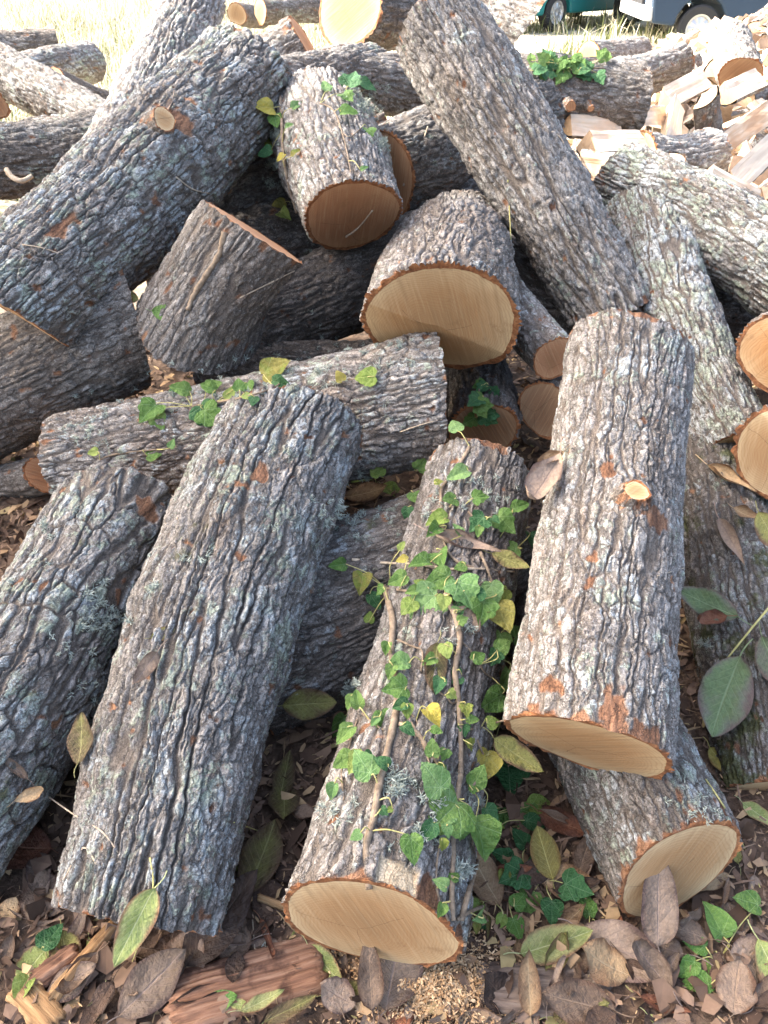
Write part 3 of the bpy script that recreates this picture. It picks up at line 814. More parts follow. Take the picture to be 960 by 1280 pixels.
# ------------------------------------------------------------------ the tree beyond the left edge whose crown dapples the front logs
def build_tree(name, label, foot, height, crown_c, crown_r, nclump, per, seed, leaf=0.075):
    rng = np.random.RandomState(seed)
    root = empty(name, label, 'tree', Vector(foot))
    V, Q, attr = [], [], []
    def limb(p0, p1, r0, r1, n=9, k=7):
        p0, p1 = np.array(p0), np.array(p1)
        base = sum(len(x) for x in V)
        d = (p1 - p0) / np.linalg.norm(p1 - p0)
        a = np.cross(d, [0.3, 0.9, 0.1]); a /= np.linalg.norm(a); b = np.cross(d, a)
        w = rng.normal(0, np.linalg.norm(p1 - p0) * 0.03, (n, 3)); w[0] = 0; w[-1] = 0
        rows = []
        for i in range(n):
            t = i / (n - 1); c = p0 + (p1 - p0) * t + w[i]; r = r0 + (r1 - r0) * t
            th = np.arange(k) / k * 6.2832
            rows.append(c + r * (np.cos(th)[:, None] * a + np.sin(th)[:, None] * b))
        V.append(np.concatenate(rows)); Q.append(grid_quads(k, n, True) + base)
        return p1
    fork = Vector(foot) + Vector((0.1, 0, height * 0.45))
    limb(foot, fork, 0.24, 0.17, 12, 12)
    cc = np.array(crown_c); cr = np.array(crown_r)
    tips = []
    for i in range(11):
        d = rng.normal(0, 1, 3); d /= np.linalg.norm(d); d[2] = abs(d[2]) * 0.9 - 0.25
        p = cc + d * cr * rng.uniform(0.55, 0.85)
        q = np.array(fork) + (p - np.array(fork)) * 0.5 + rng.normal(0, 0.15, 3)
        limb(fork, q, 0.085, 0.05); limb(q, p, 0.05, 0.012)
        tips.append(p)
        for k in range(4):
            e = p + rng.normal(0, 0.5, 3); limb(q + (p - q) * rng.uniform(0.2, 0.9), e, 0.02, 0.006, 5, 5); tips.append(e)
    me = quad_mesh('trunk', np.concatenate(V), np.concatenate(Q), attrs={'crev': np.zeros(sum(len(x) for x in V)), 'plate': np.full(sum(len(x) for x in V), .5), 'peel': np.zeros(sum(len(x) for x in V))})
    t = put('trunk', me, root, None, M_BARK)
    t['tone'] = 0.9; t['lichen'] = 0.4; t['warm'] = 0.5; t['moss'] = 0.2
    # crown: leaf quads in clumps, gaps in between
    cl = []
    for i in range(nclump):
        d = rng.normal(0, 1, 3); d /= np.linalg.norm(d)
        cl.append(cc + d * cr * rng.uniform(0.15, 1.0) ** 0.6 if i >= len(tips) else tips[i])
    cl = np.array(cl)
    P = np.repeat(cl, per, 0) + rng.normal(0, 0.24, (len(cl) * per, 3)) * np.array([1, 1, 0.8])
    n = len(P)
    a = rng.normal(0, 1, (n, 3)); a /= np.linalg.norm(a, axis=1)[:, None]
    b = np.cross(a, rng.normal(0, 1, (n, 3))); b /= np.linalg.norm(b, axis=1)[:, None]
    s = leaf * rng.uniform(0.7, 1.3, (n, 1))
    co = np.stack([P - a * s, P + b * s * 0.42, P + a * s, P - b * s * 0.42], 1).reshape(-1, 3)
    q = np.arange(n * 4).reshape(-1, 4)
    cm = quad_mesh('crown', co, q, smooth=False, attrs={'rnd': np.repeat(rng.uniform(0, 1, n), 4)})
    cr_o = put('crown', cm, root, None, M_CROWN)
    tag(cr_o, kind='stuff')
    return root


M_CROWN = mat_ramp_attr('tree_leaves', 'rnd', [(0.0, (0.05, 0.09, 0.02)), (0.5, (0.09, 0.13, 0.03)), (1.0, (0.16, 0.13, 0.035))], 0.6, 0.25, 3)
build_tree('walnut_tree', 'tree with dappling leafy crown standing beyond the left edge', (-7.6, 3.0, -0.02), 8.0, (-7.1, 3.0, 6.3), (1.7, 1.75, 1.6), 290, 75, 5)

# ------------------------------------------------------------------ split firewood
def wedge_mesh(seed, span, R_, L):
    rng = np.random.RandomState(seed)
    a0, a1 = -span / 2, span / 2
    nl, nr, na = 11, 6, 9
    zs = np.linspace(-L / 2, L / 2, nl)
    pith = np.array([rng.uniform(-.01, .03), rng.uniform(-.02, .02)])
    def sec(z):
        tw = 0.12 * math.sin(seed) * z / L
        pts = []
        c0 = np.array([math.cos(a0 + tw), math.sin(a0 + tw)]) * R_; c1 = np.array([math.cos(a1 + tw), math.sin(a1 + tw)]) * R_
        for i in range(nr): pts.append(c0 + (pith - c0) * i / (nr - 1))
        for i in range(1, nr): pts.append(pith + (c1 - pith) * i / (nr - 1))
        return np.array(pts)
    rows = []
    for z in zs:
        p = sec(z)
        k = np.arange(len(p))
        off = 0.007 * perlin(k * 1.3 + 0 * k, k * 0 + z / 0.20 + seed, 0, seed) + 0.004 * perlin(k * 2.9, k * 0 + z / 0.07, 0, seed + 1)
        n0 = np.array([math.sin(a0), -math.cos(a0)]); n1 = np.array([-math.sin(a1), math.cos(a1)])
        nn = np.where((k < nr)[:, None], n0, n1)
        p = p + nn * off[:, None]
        rows.append(np.column_stack([p, np.full(len(p), z)]))
    m = len(rows[0])
    co = np.concatenate(rows)
    q = grid_quads(m, nl)[:, ::-1]
    # ends
    arc = np.linspace(a0, a1, na)
    verts = [co]; tris = []; base = len(co)
    mats = [0] * len(q)
    for j, sgn in ((0, -1), (nl - 1, 1)):
        th = arc + 0.12 * math.sin(seed) * zs[j] / L
        rim = np.column_stack([np.cos(th[1:-1]) * R_ * 0.985, np.sin(th[1:-1]) * R_ * 0.985, np.full(na - 2, zs[j])])
        ids = [j * m + i for i in range(m)] + [base + i for i in range(na - 2)][::-1]
        # loop: c0 .. pith .. c1 then arc back to c0
        cen = base + na - 2
        verts.append(rim); verts.append(np.array([[R_ * 0.5, 0, zs[j] + 0.002 * sgn]])); base += na - 1
        for i in range(len(ids)):
            t = (ids[i], ids[(i + 1) % len(ids)], cen)
            tris.append(t if sgn < 0 else t[::-1])
    me = quad_mesh('split_wood', np.concatenate(verts), q, np.array(tris), smooth=False, mats=mats + [1] * len(tris), attrs={'rim': np.zeros(len(np.concatenate(verts)))})
    me.materials.append(M_SPLIT); me.materials.append(M_END)
    # bark skin
    nu, nv = 14, 20
    th = np.linspace(a0, a1, nu); z = np.linspace(-L / 2, L / 2, nv)
    TH, Z = np.meshgrid(th, z)
    tw = 0.12 * math.sin(seed) * Z / L
    h, crev, pl = bark_field((TH + 3) * R_, Z + 1, 2 * math.pi * R_, seed, 0.011, 0.035, 0.15, 0.5)
    edge = np.minimum(1, np.minimum(TH - a0, a1 - TH) / 0.08)
    r = R_ + (0.012 + h) * edge
    bm_ = quad_mesh('bark', np.stack([r * np.cos(TH + tw), r * np.sin(TH + tw), Z], -1).reshape(-1, 3), grid_quads(nu, nv), attrs={'crev': crev, 'plate': pl, 'peel': 0.9 * (perlin(TH * 4, Z / 0.05, 0, seed) > 0.35)})
    bm_.materials.append(M_BARK)
    sh = Matrix.Translation((-R_ * 0.55, 0, 0))
    me.transform(sh); bm_.transform(sh)
    return me, bm_


WEDGES = [wedge_mesh(300 + i, sp, r * 0.85, l * 0.9) for i, (sp, r, l) in enumerate([(1.5, 0.13, 0.36), (1.0, 0.16, 0.36), (2.2, 0.11, 0.34), (0.8, 0.17, 0.37), (1.3, 0.12, 0.33), (1.7, 0.14, 0.35), (3.1, 0.10, 0.34), (0.65, 0.15, 0.36)])]
HEAP = 'split firewood pieces in the sunlit heap'


def firewood(M, k, label=HEAP, grp=HEAP, lich=0.4):
    e = empty('firewood', label, 'firewood', None, grp, M)
    put('split_wood', WEDGES[k][0], e, M)
    b = put('bark', WEDGES[k][1], e, M)
    b['tone'] = 1.15; b['lichen'] = lich; b['warm'] = 0.45; b['moss'] = 0.0
    return e


def orient(zdir, xdir, loc):
    z = Vector(zdir).normalized(); x = Vector(xdir)
    x = (x - z * x.dot(z)).normalized(); y = z.cross(x)
    M = Matrix((x, y, z)).transposed().to_4x4(); M.translation = loc
    return M


def heap_z(x, y):
    """top of the firewood heap"""
    g = float(ground_z(np.array([x]), np.array([y]))[0])
    d = ((x - 3.9) / 2.8) ** 2 + ((y - 7.0) / 3.3) ** 2
    return g + 0.34 * max(0.0, 1 - d * 0.8)


rs = random.Random(4)
# named pieces first: pixel, depth, long axis (image right, image up, away), up side, template, label
USED = set()


def where(px, py, base, marks):
    """a label that tells one of many apart by what it lies beside"""
    best = sorted(marks, key=lambda m: (m[1] - px) ** 2 + (m[2] - py) ** 2)
    for rank in range(len(best)):
        nm, mx, my = best[rank]
        dx, dy = px - mx, py - my
        far = 'close ' if math.hypot(dx, dy) < 45 else ''
        for side in ((('right of' if dx > 0 else 'left of') if abs(dx) > abs(dy) else ('below' if dy > 0 else 'above')),
                     ('below and ' if dy > 0 else 'above and ') + ('right of' if dx > 0 else 'left of')):
            l = '%s %s%s %s' % (base, far, side, nm)
            if len(l.split()) <= 16 and l not in USED:
                USED.add(l); return l
    return base + ' in the heap'


def project(p):
    v = Vector(p) - EYE
    d = v.dot(FW)
    return (480 + F * v.x / d, 640 - F * v.dot(UP) / d) if d > 0.05 else (-999, -999)


FW_MARKS = [('the front split beam', 768, 183), ('the chunky split block', 885, 150), ('the ridged bark log', 840, 190), ('the knobbly slanted log', 920, 75), ('the pale long log', 800, 95),
            ('the brown shaded log end', 900, 270), ('the knotty log with ivy', 700, 110), ('the bleached log', 770, 66), ('the white trailer', 930, 8), ('the forked log', 860, 300), ('the dark slate car', 815, 12)]


def cdir(a, b, c): return RT * a + UP * b + FW * c
HERO = [
    ((768, 183), 3.35, (0.95, 0.22, 0.45), (0.05, -1.0, 0.6), 5, 'long split beam with straight grain lying at the front of the heap'),
    ((742, 158), 3.55, (0.9, 0.1, 0.3), (0.2, -0.6, 0.9), 4, 'grey weathered split piece above the front beam'),
    ((885, 150), 3.75, (-0.45, 0.35, -0.9), (0.7, -0.7, 0.0), 2, 'chunky split block with a white sawn end facing out'),
    ((855, 112), 4.2, (0.85, 0.55, 0.3), (0.0, -1.0, 0.4), 1, 'wedge of firewood with an orange triangular side tilted upward'),
    ((838, 155), 3.8, (0.3, 0.9, 0.4), (0.5, -0.4, 1.0), 3, 'narrow orange faced piece beside the chunky split block'),
    ((925, 110), 4.2, (0.8, 0.5, 0.4), (-0.2, -1, 0.5), 5, 'bright split piece resting below the knobbly slanted log'),
    ((810, 150), 3.8, (0.7, 0.4, 0.7), (0.1, 1.0, 0.6), 4, 'bark side up firewood piece above the ridged bark log'),
    ((930, 165), 3.8, (0.8, 0.55, -0.2), (0.0, 1.0, 0.4), 0, 'grey bark piece slanting right of the chunky split block'),
    ((940, 205), 3.5, (0.6, 0.6, 0.2), (0.3, -0.9, 0.5), 7, 'thin torn slab of firewood near the right edge'),
    ((842, 232), 3.5, (-0.3, 0.5, -0.7), (0.5, 0.8, 0.0), 6, 'round firewood piece with a pale oval end below the ridged bark log'),
    ((765, 212), 3.15, (0.5, -0.4, -0.7), (0.1, 0.9, 0.4), 0, 'blue grey bark stub wedged below the split beam'),
    ((915, 235), 3.4, (0.9, -0.3, 0.3), (-0.1, -0.8, 0.6), 4, 'broken orange piece between heap and forked log'),
]
for (px, d, zd, xd, k, lab) in HERO:
    firewood(orient(cdir(*zd), cdir(*xd), at(*px, d)) @ Matrix.Scale(0.9, 4), k, lab, HEAP)
cnt = 0
tries = 0
placed = []
while cnt < 286 and tries < 14000:
    tries += 1
    y = rs.uniform(3.5, 9.6); x = rs.uniform(1.0, 5.6)
    if x > y * 0.62 + 0.4: continue
    if x < 1.0 + max(0, 4.4 - y) * 0.4 + 0.25 * rs.random() + (y - 4.2) * 0.16: continue
    if any((x - a) ** 2 + (y - b) ** 2 < 0.085 ** 2 for a, b in placed): continue
    placed.append((x, y))
    z = heap_z(x, y) + rs.uniform(-0.02, 0.10)
    a = rs.uniform(0, 2 * math.pi); t = rs.uniform(-0.55, 0.55)
    zd = Vector((math.cos(a) * math.cos(t), math.sin(a) * math.cos(t), math.sin(t)))
    xd = Vector((rs.gauss(0, 1), rs.gauss(0, 1), rs.gauss(0.1, 1)))
    M = orient(zd, xd, Vector((x, y, max(z, 0.06)))) @ Matrix.Diagonal((*([rs.uniform(0.6, 0.95)] * 2), rs.uniform(0.7, 0.95), 1))
    k = rs.choice([0, 1, 2, 3, 4, 5, 7, 0, 1])
    q = project(M.translation)
    if q[0] > 1000 or q[1] < -10 or q[0] < 600: continue
    shape = ['quartered', 'broad wedge', 'blunt half', 'thin wedge', 'quartered', 'stout', 'round', 'slim'][k]
    look = 'bark side up' if xd.normalized().z > 0.45 else ('pale face up' if xd.normalized().z < -0.3 else 'on its side')
    lean = ' tilted' if abs(t) > 0.35 else ''
    firewood(M, k, where(q[0], q[1], '%s firewood piece lying%s %s' % (shape, lean, look), FW_MARKS))
    cnt += 1

# the small stuff of the heap: hundreds of split offcuts past counting, one object
def offcuts(n, seed):
    rng = np.random.RandomState(seed)
    V, T = [], []
    k = 0
    while k < n:
        y = rng.uniform(3.5, 10.5); x = rng.uniform(1.0, 6.2)
        if x > y * 0.62 + 0.4 or x < 1.0 + max(0, 4.4 - y) * 0.4 + (y - 4.2) * 0.16 + 0.2 * rng.rand(): continue
        a = rng.uniform(0, 6.28); t = rng.normal(0, 0.45); L = rng.uniform(0.08, 0.17); w = rng.uniform(0.03, 0.075)
        d = np.array([math.cos(a) * math.cos(t), math.sin(a) * math.cos(t), math.sin(t)])
        u = np.cross(d, rng.normal(0, 1, 3)); u /= np.linalg.norm(u); v = np.cross(d, u)
        c = np.array([x, y, heap_z(x, y) + rng.uniform(-0.05, 0.07)])
        b = len(V) * 6 if False else k * 6
        sec = [u * w, -u * w * 0.6 + v * w * 0.9, -u * w * 0.5 - v * w * rng.uniform(0.5, 1.1)]
        for s_ in (-1, 1):
            for q in sec: V.append(c + d * L * s_ * rng.uniform(0.9, 1.05) + q * rng.uniform(0.85, 1.1))
        T += [(b, b + 2, b + 1), (b + 3, b + 4, b + 5)]
        for i in range(3):
            j = (i + 1) % 3
            T += [(b + i, b + j, b + 3 + j), (b + i, b + 3 + j, b + 3 + i)]
        k += 1
    me = quad_mesh('firewood_offcuts', np.array(V), None, np.array(T), smooth=False, attrs={'rnd': np.repeat(rng.uniform(0, 1, n) , 6)})
    tag(put('firewood_offcuts', me, None, None, M_OFFCUT), kind='stuff')


M_OFFCUT = mat_ramp_attr('offcut_wood', 'rnd', [(0.0, (0.14, 0.11, 0.09)), (0.25, (0.36, 0.24, 0.15)), (0.5, (0.58, 0.44, 0.31)), (1.0, (0.70, 0.60, 0.48))], 0.85, 0.0, 30)
offcuts(1100, 88)

# ------------------------------------------------------------------ sight-line hits on what is built so far
bpy.context.view_layer.update()
DG = bpy.context.evaluated_depsgraph_get()


def hit(px, py):
    d = ray(px, py).normalized()
    ok, loc, nrm, i, o, m = scene.ray_cast(DG, EYE, d)
    if not ok: return None
    if nrm.dot(d) > 0: nrm = -nrm
    return loc, nrm, o.name, (loc - EYE).dot(FW)


def smooth_hit(px, py, s=7):
    """hit with the normal averaged over a small patch, lifted to the patch's top"""
    hs = [hit(px + a, py + b) for a, b in ((0, 0), (-s, 0), (s, 0), (0, s), (0, -s))]
    h0 = hs[0]
    if h0 is None: return None
    n = Vector((0, 0, 0))
    for h in hs:
        if h and (h[0] - h0[0]).length < 0.12: n += h[1]
    n = n.normalized() if n.length > 0.2 else h0[1]
    return h0[0], n, h0[2], h0[3]


# ------------------------------------------------------------------ leaf shapes
def leaf_mesh(seed, W_=0.42, peak=0.45, curl=0.2, fold=0.2, wave=0.05, tipc=0.0, stalk=0.25, roll=0.0, ragged=0.0):
    """long leaf of unit length along +Y from its base at the origin, face +Z"""
    rng = np.random.RandomState(seed)
    nu, nv = 9, 15
    t = np.linspace(0, 1, nv); u = np.linspace(-1, 1, nu)
    U, T = np.meshgrid(u, t)
    e = math.log(0.5) / math.log(peak)
    w = W_ * np.power(np.clip(np.sin(math.pi * np.power(T, e)), 0, 1), 0.72) * (1 - 0.12 * T) * 0.5
    w = w * (1 + ragged * perlin(T * 6 + seed, np.sign(U) * 3 + 0 * T, 0, seed))
    ph = rng.uniform(0, 6.28, 3)
    X = U * w
    Z = fold * np.abs(X) + wave * np.sin(T * 11 + ph[0] + np.sign(U) * 1.3) * np.abs(U) ** 1.5 + 0.5 * wave * np.sin(T * 5 + ph[1])
    Z = Z + 0.02 * perlin(T * 5 + seed, U * 2 + 9, 0, seed + 3)
    # roll the sides over
    if roll:
        a = roll * U * (0.6 + 0.4 * np.sin(T * 3 + ph[2]))
        X, Z = w * np.sin(a) / max(abs(roll), 1e-3), Z * 0.5 + w * (1 - np.cos(a)) / max(abs(roll), 1e-3)
    # bend along the length
    ang = curl * (T - 0.3) * 2 + tipc * np.clip(T - 0.7, 0, 1) * 6
    ds = 1.0 / (nv - 1)
    Yc = np.cumsum(np.cos(ang[:, 0])) * ds; Zc = np.cumsum(np.sin(ang[:, 0])) * ds
    Yc -= Yc[0]; Zc -= Zc[0]
    Y = Yc[:, None] - Z * np.sin(ang); Zf = Zc[:, None] + Z * np.cos(ang)
    co = np.stack([X, Y, Zf], -1).reshape(-1, 3)
    uv = np.stack([U * 0.5 + 0.5, T], -1).reshape(-1, 2)
    q = grid_quads(nu, nv)
    tr = None
    if stalk:
        n = 6; s = np.linspace(0, 1, n)
        b = len(co)
        cx = 0.05 * np.sin(s * 2 + ph[1]) ; cy = -s * stalk; cz = co[nu // 2, 2] + 0.10 * stalk * np.sin(s * 3)
        r = 0.010
        pts = []
        for i in range(n):
            for a in (0, 2.1, 4.2):
                pts.append((cx[i] - cx[0] + r * math.cos(a), cy[i] + 0.01, cz[i] + r * math.sin(a)))
        co = np.concatenate([co, np.array(pts)]); uv = np.concatenate([uv, np.tile([[0.5, 0.0]], (len(pts), 1))])
        q = np.concatenate([q, grid_quads(3, n, True) + b])
    return quad_mesh('leaf', co, q, uv=uv)


def ivy_mesh(seed, lobes=1.0, cup=0.15, wide=1.0):
    rng = np.random.RandomState(seed)
    half = np.array([(0.0, 0.06), (0.10, -0.02), (0.24, -0.06), (0.38, 0.0), (0.50, 0.14), (0.53, 0.22), (0.45, 0.33), (0.39, 0.42), (0.42, 0.52), (0.36, 0.60), (0.25, 0.66), (0.17, 0.76), (0.09, 0.90), (0.0, 1.0)])
    if lobes < 0.6:
        half = np.array([(0.0, 0.03), (0.08, -0.03), (0.22, -0.05), (0.35, 0.02), (0.43, 0.14), (0.455, 0.26), (0.44, 0.38), (0.40, 0.49), (0.345, 0.60), (0.275, 0.70), (0.20, 0.79), (0.125, 0.88), (0.06, 0.95), (0.0, 1.0)])
    half = half * np.array([wide, 1.0])
    half[1:-1] += rng.normal(0, 0.012, (len(half) - 2, 2))
    out = np.concatenate([half, (half[1:-1] * np.array([-1, 1]))[::-1]])
    n = len(out); cen = np.array([0.0, 0.30])
    rows = [out, cen + (out - cen) * 0.70, cen + (out - cen) * 0.36]
    P = np.concatenate(rows + [cen[None]])
    ph = rng.uniform(0, 6.28, 2)
    x, y = P[:, 0], P[:, 1]
    z = cup * np.abs(x) * 0.9 - 0.35 * cup * (y - 0.4) ** 2 * 2 + 0.03 * np.sin(x * 9 + ph[0]) + 0.03 * np.sin(y * 8 + ph[1])
    co = np.column_stack([x, y, z])
    q = grid_quads(n, 3, True)[:, ::1]
    i = np.arange(n)
    tr = np.stack([2 * n + i, 2 * n + (i + 1) % n, np.full(n, 3 * n)], -1)
    uv = np.column_stack([x + 0.5, y])
    return quad_mesh('ivy_leaf', co, q, tr, uv=uv)


LSHAPES = {
    'flat': [leaf_mesh(500 + i, 0.46, 0.42, 0.15, 0.25, 0.03, 0.1) for i in range(3)],
    'oval': [leaf_mesh(520 + i, 0.60, 0.48, 0.2, 0.15, 0.03, 0.0) for i in range(2)],
    'round': [leaf_mesh(530 + i, 0.82, 0.5, 0.25, 0.12, 0.05, 0.0, 0.12, ragged=0.1) for i in range(2)],
    'curly': [leaf_mesh(540 + i, 0.50, 0.45, 0.7, 0.3, 0.09, 0.5, 0.2, roll=1.2, ragged=0.12) for i in range(4)],
    'rolled': [leaf_mesh(560 + i, 0.50, 0.4, 0.4, 0.2, 0.06, -0.3, 0.3, roll=2.2, ragged=0.08) for i in range(3)],
    'narrow': [leaf_mesh(580 + i, 0.30, 0.4, 0.3, 0.4, 0.04, 0.2) for i in range(2)],
    'pointy': [leaf_mesh(590 + i, 0.40, 0.38, 0.25, 0.35, 0.04, 0.25, 0.4) for i in range(2)],
}
ISHAPES = {'lobed': [ivy_mesh(600 + i, 1.0, 0.15 + 0.1 * i) for i in range(3)], 'heart': [ivy_mesh(620 + i, 0.0, 0.15 + 0.12 * i, 1.0 - 0.1 * i) for i in range(3)], 'fold': [ivy_mesh(640 + i, 0.0, 0.9, 0.9) for i in range(2)]}
_mcache = {}


def with_mat(me, mat):
    k = (me.name, mat.name)
    if k not in _mcache:
        c = me.copy(); c.materials.clear(); c.materials.append(mat); _mcache[k] = c
    return _mcache[k]


def leaf_matrix(loc, nrm, deg, size, lift=0.0, tilt=0.0, face=0.35):
    """leaf lying on a surface: tip towards image direction deg; face = how far it turns to the open side"""
    n = (nrm * (1 - face) + (-ray(480, 640)).normalized() * face * 0.6 + Vector((0, 0, 1)) * face * 0.4).normalized()
    d = RT * math.cos(R(deg)) + UP * math.sin(R(deg)) + FW * math.sin(R(deg)) * 0.6
    d = (d - n * d.dot(n)).normalized()
    if tilt:
        q = Matrix.Rotation(tilt, 3, d.cross(n)); d = q @ d; n = q @ n
    x = d.cross(n)
    M = Matrix((x, d, n)).transposed().to_4x4() @ Matrix.Scale(size, 4)
    M.translation = loc + nrm * lift
    return M


# ------------------------------------------------------------------ tubes
def tube_mesh(pts, r0, r1, k=6, seed=0, lump=0.12):
    pts = [Vector(p) for p in pts]
    # resample with Catmull-Rom
    P = []
    for i in range(len(pts) - 1):
        a = pts[max(0, i - 1)]; b = pts[i]; c = pts[i + 1]; d = pts[min(len(pts) - 1, i + 2)]
        for s in range(5):
            t = s / 5
            P.append(0.5 * ((2 * b) + (c - a) * t + (2 * a - 5 * b + 4 * c - d) * t * t + (3 * b - a - 3 * c + d) * t ** 3))
    P.append(pts[-1])
    rng = np.random.RandomState(seed)
    n = len(P); co = []
    ref = Vector((0.31, 0.2, 0.93))
    for i, p in enumerate(P):
        d = (P[min(n - 1, i + 1)] - P[max(0, i - 1)])
        if d.length < 1e-6: d = Vector((0, 0, 1))
        d.normalize()
        a = d.cross(ref)
        if a.length < 0.05: a = d.cross(Vector((1, 0, 0)))
        a.normalize(); b = d.cross(a)
        r = (r0 + (r1 - r0) * i / (n - 1)) * (1 + rng.uniform(-lump, lump))
        for j in range(k):
            t = 6.2832 * j / k
            co.append(p + a * (r * math.cos(t)) + b * (r * math.sin(t)))
    q = grid_quads(k, n, True)
    b = len(co)
    co += [P[0], P[-1]]
    i = np.arange(k)
    tr = np.concatenate([np.stack([(i + 1) % k, i, np.full(k, b)], -1), np.stack([(n - 1) * k + i, (n - 1) * k + (i + 1) % k, np.full(k, b + 1)], -1)])
    return quad_mesh('stem', np.array([tuple(c) for c in co]), q, tr)


def path_on(pxs, lift):
    out = []
    for px, py in pxs:
        h = smooth_hit(px, py, 4)
        if h is None: continue
        out.append((h[0] + h[1] * lift, h[3]))
    # drop points that fell far behind the others
    med = sorted(d for _, d in out)[len(out) // 2] if out else 0
    return [p for p, d in out if abs(d - med) < 0.75]


# ================================================================== gather every sight-line placement before linking new objects
IVY_FRONT = [  # px, py, length px, tip direction, material, shape
    (573, 549, 20, 110, 'pale', 'heart'), (583, 597, 28, 200, 'pale', 'heart'), (568, 627, 22, 200, 'ivy', 'heart'), (560, 652, 26, 190, 'lime', 'fold'), (570, 672, 18, 120, 'pale', 'heart'),
    (604, 652, 26, 220, 'dark', 'lobed'), (618, 648, 34, -40, 'ivy', 'lobed'), (640, 645, 22, 20, 'ivy', 'heart'), (655, 668, 26, -80, 'dark', 'fold'), (506, 692, 13, 60, 'lime', 'heart'),
    (550, 692, 36, -70, 'ivy', 'heart'), (514, 709, 15, 180, 'yellow', 'heart'), (540, 711, 26, 190, 'ivy', 'fold'), (512, 722, 24, 200, 'ivy', 'heart'), (530, 738, 14, 160, 'lime', 'heart'),
    (562, 722, 38, 200, 'ivy', 'heart'), (549, 743, 50, 215, 'pale', 'lobed'), (568, 732, 46, -60, 'pale', 'lobed'), (590, 735, 42, -110, 'dark', 'lobed'), (598, 752, 38, -100, 'ivy', 'lobed'),
    (612, 733, 32, -80, 'pale', 'heart'), (517, 757, 24, 230, 'lime', 'heart'), (617, 757, 46, -70, 'olive', 'heart'), (624, 792, 32, -110, 'ivy', 'lobed'), (610, 811, 20, -120, 'dark', 'lobed'),
    (428, 706, 22, 190, 'ivy', 'heart'), (455, 715, 30, -100, 'olive', 'fold'), (462, 744, 22, -50, 'dark', 'heart'), (458, 783, 14, 80, 'lime', 'heart'), (613, 815, 22, 30, 'ivy', 'heart'),
    (628, 800, 26, 20, 'ivy', 'lobed'), (627, 832, 32, -100, 'ivy', 'heart'), (580, 847, 24, 190, 'dark', 'lobed'), (617, 864, 42, 205, 'ivy', 'heart'), (510, 865, 34, 190, 'ivy', 'lobed'),
    (548, 850, 22, 250, 'dark', 'heart'), (514, 836, 28, 180, 'pale', 'fold'), (447, 872, 19, 240, 'ivy', 'heart'), (428, 884, 36, 255, 'ivy', 'fold'), (453, 890, 22, 100, 'ivy', 'heart'),
    (447, 912, 28, 220, 'ivy', 'heart'), (474, 893, 34, -70, 'ivy', 'heart'), (441, 945, 26, 210, 'ivy', 'heart'), (462, 943, 34, 235, 'lime', 'heart'), (472, 978, 40, 130, 'pale', 'heart'),
    (531, 950, 21, 90, 'ivy', 'heart'), (578, 903, 15, 0, 'ivy', 'heart'), (530, 893, 26, -50, 'yellow', 'fold'), (606, 940, 42, 250, 'yellow', 'fold'), (632, 950, 64, -95, 'dark', 'lobed'),
    (543, 992, 46, 140, 'pale', 'heart'), (553, 967, 26, 190, 'ivy', 'heart'), (566, 1000, 72, 215, 'ivy', 'lobed'), (564, 1006, 52, 190, 'pale', 'fold'), (588, 1025, 54, -60, 'ivy', 'fold'),
    (575, 1012, 40, -110, 'ivy', 'heart'), (508, 1050, 36, -80, 'ivy', 'heart'), (488, 1014, 10, 200, 'lime', 'heart'), (628, 1012, 28, -110, 'ivy', 'heart'), (648, 1012, 38, -60, 'ivy', 'lobed'),
    (660, 1012, 30, 10, 'lime', 'fold'), (655, 1032, 30, -10, 'dark', 'heart'), (640, 1140, 22, 40, 'ivy', 'heart'), (640, 1152, 24, -70, 'ivy', 'heart'), (626, 1148, 18, 240, 'lime', 'heart'),
    (588, 985, 30, 60, 'ivy', 'heart'), (600, 1010, 30, -40, 'dark', 'heart'), (536, 1022, 28, 230, 'dark', 'heart'), (584, 770, 24, 150, 'dark', 'heart'), (640, 690, 24, 200, 'ivy', 'heart'),
]
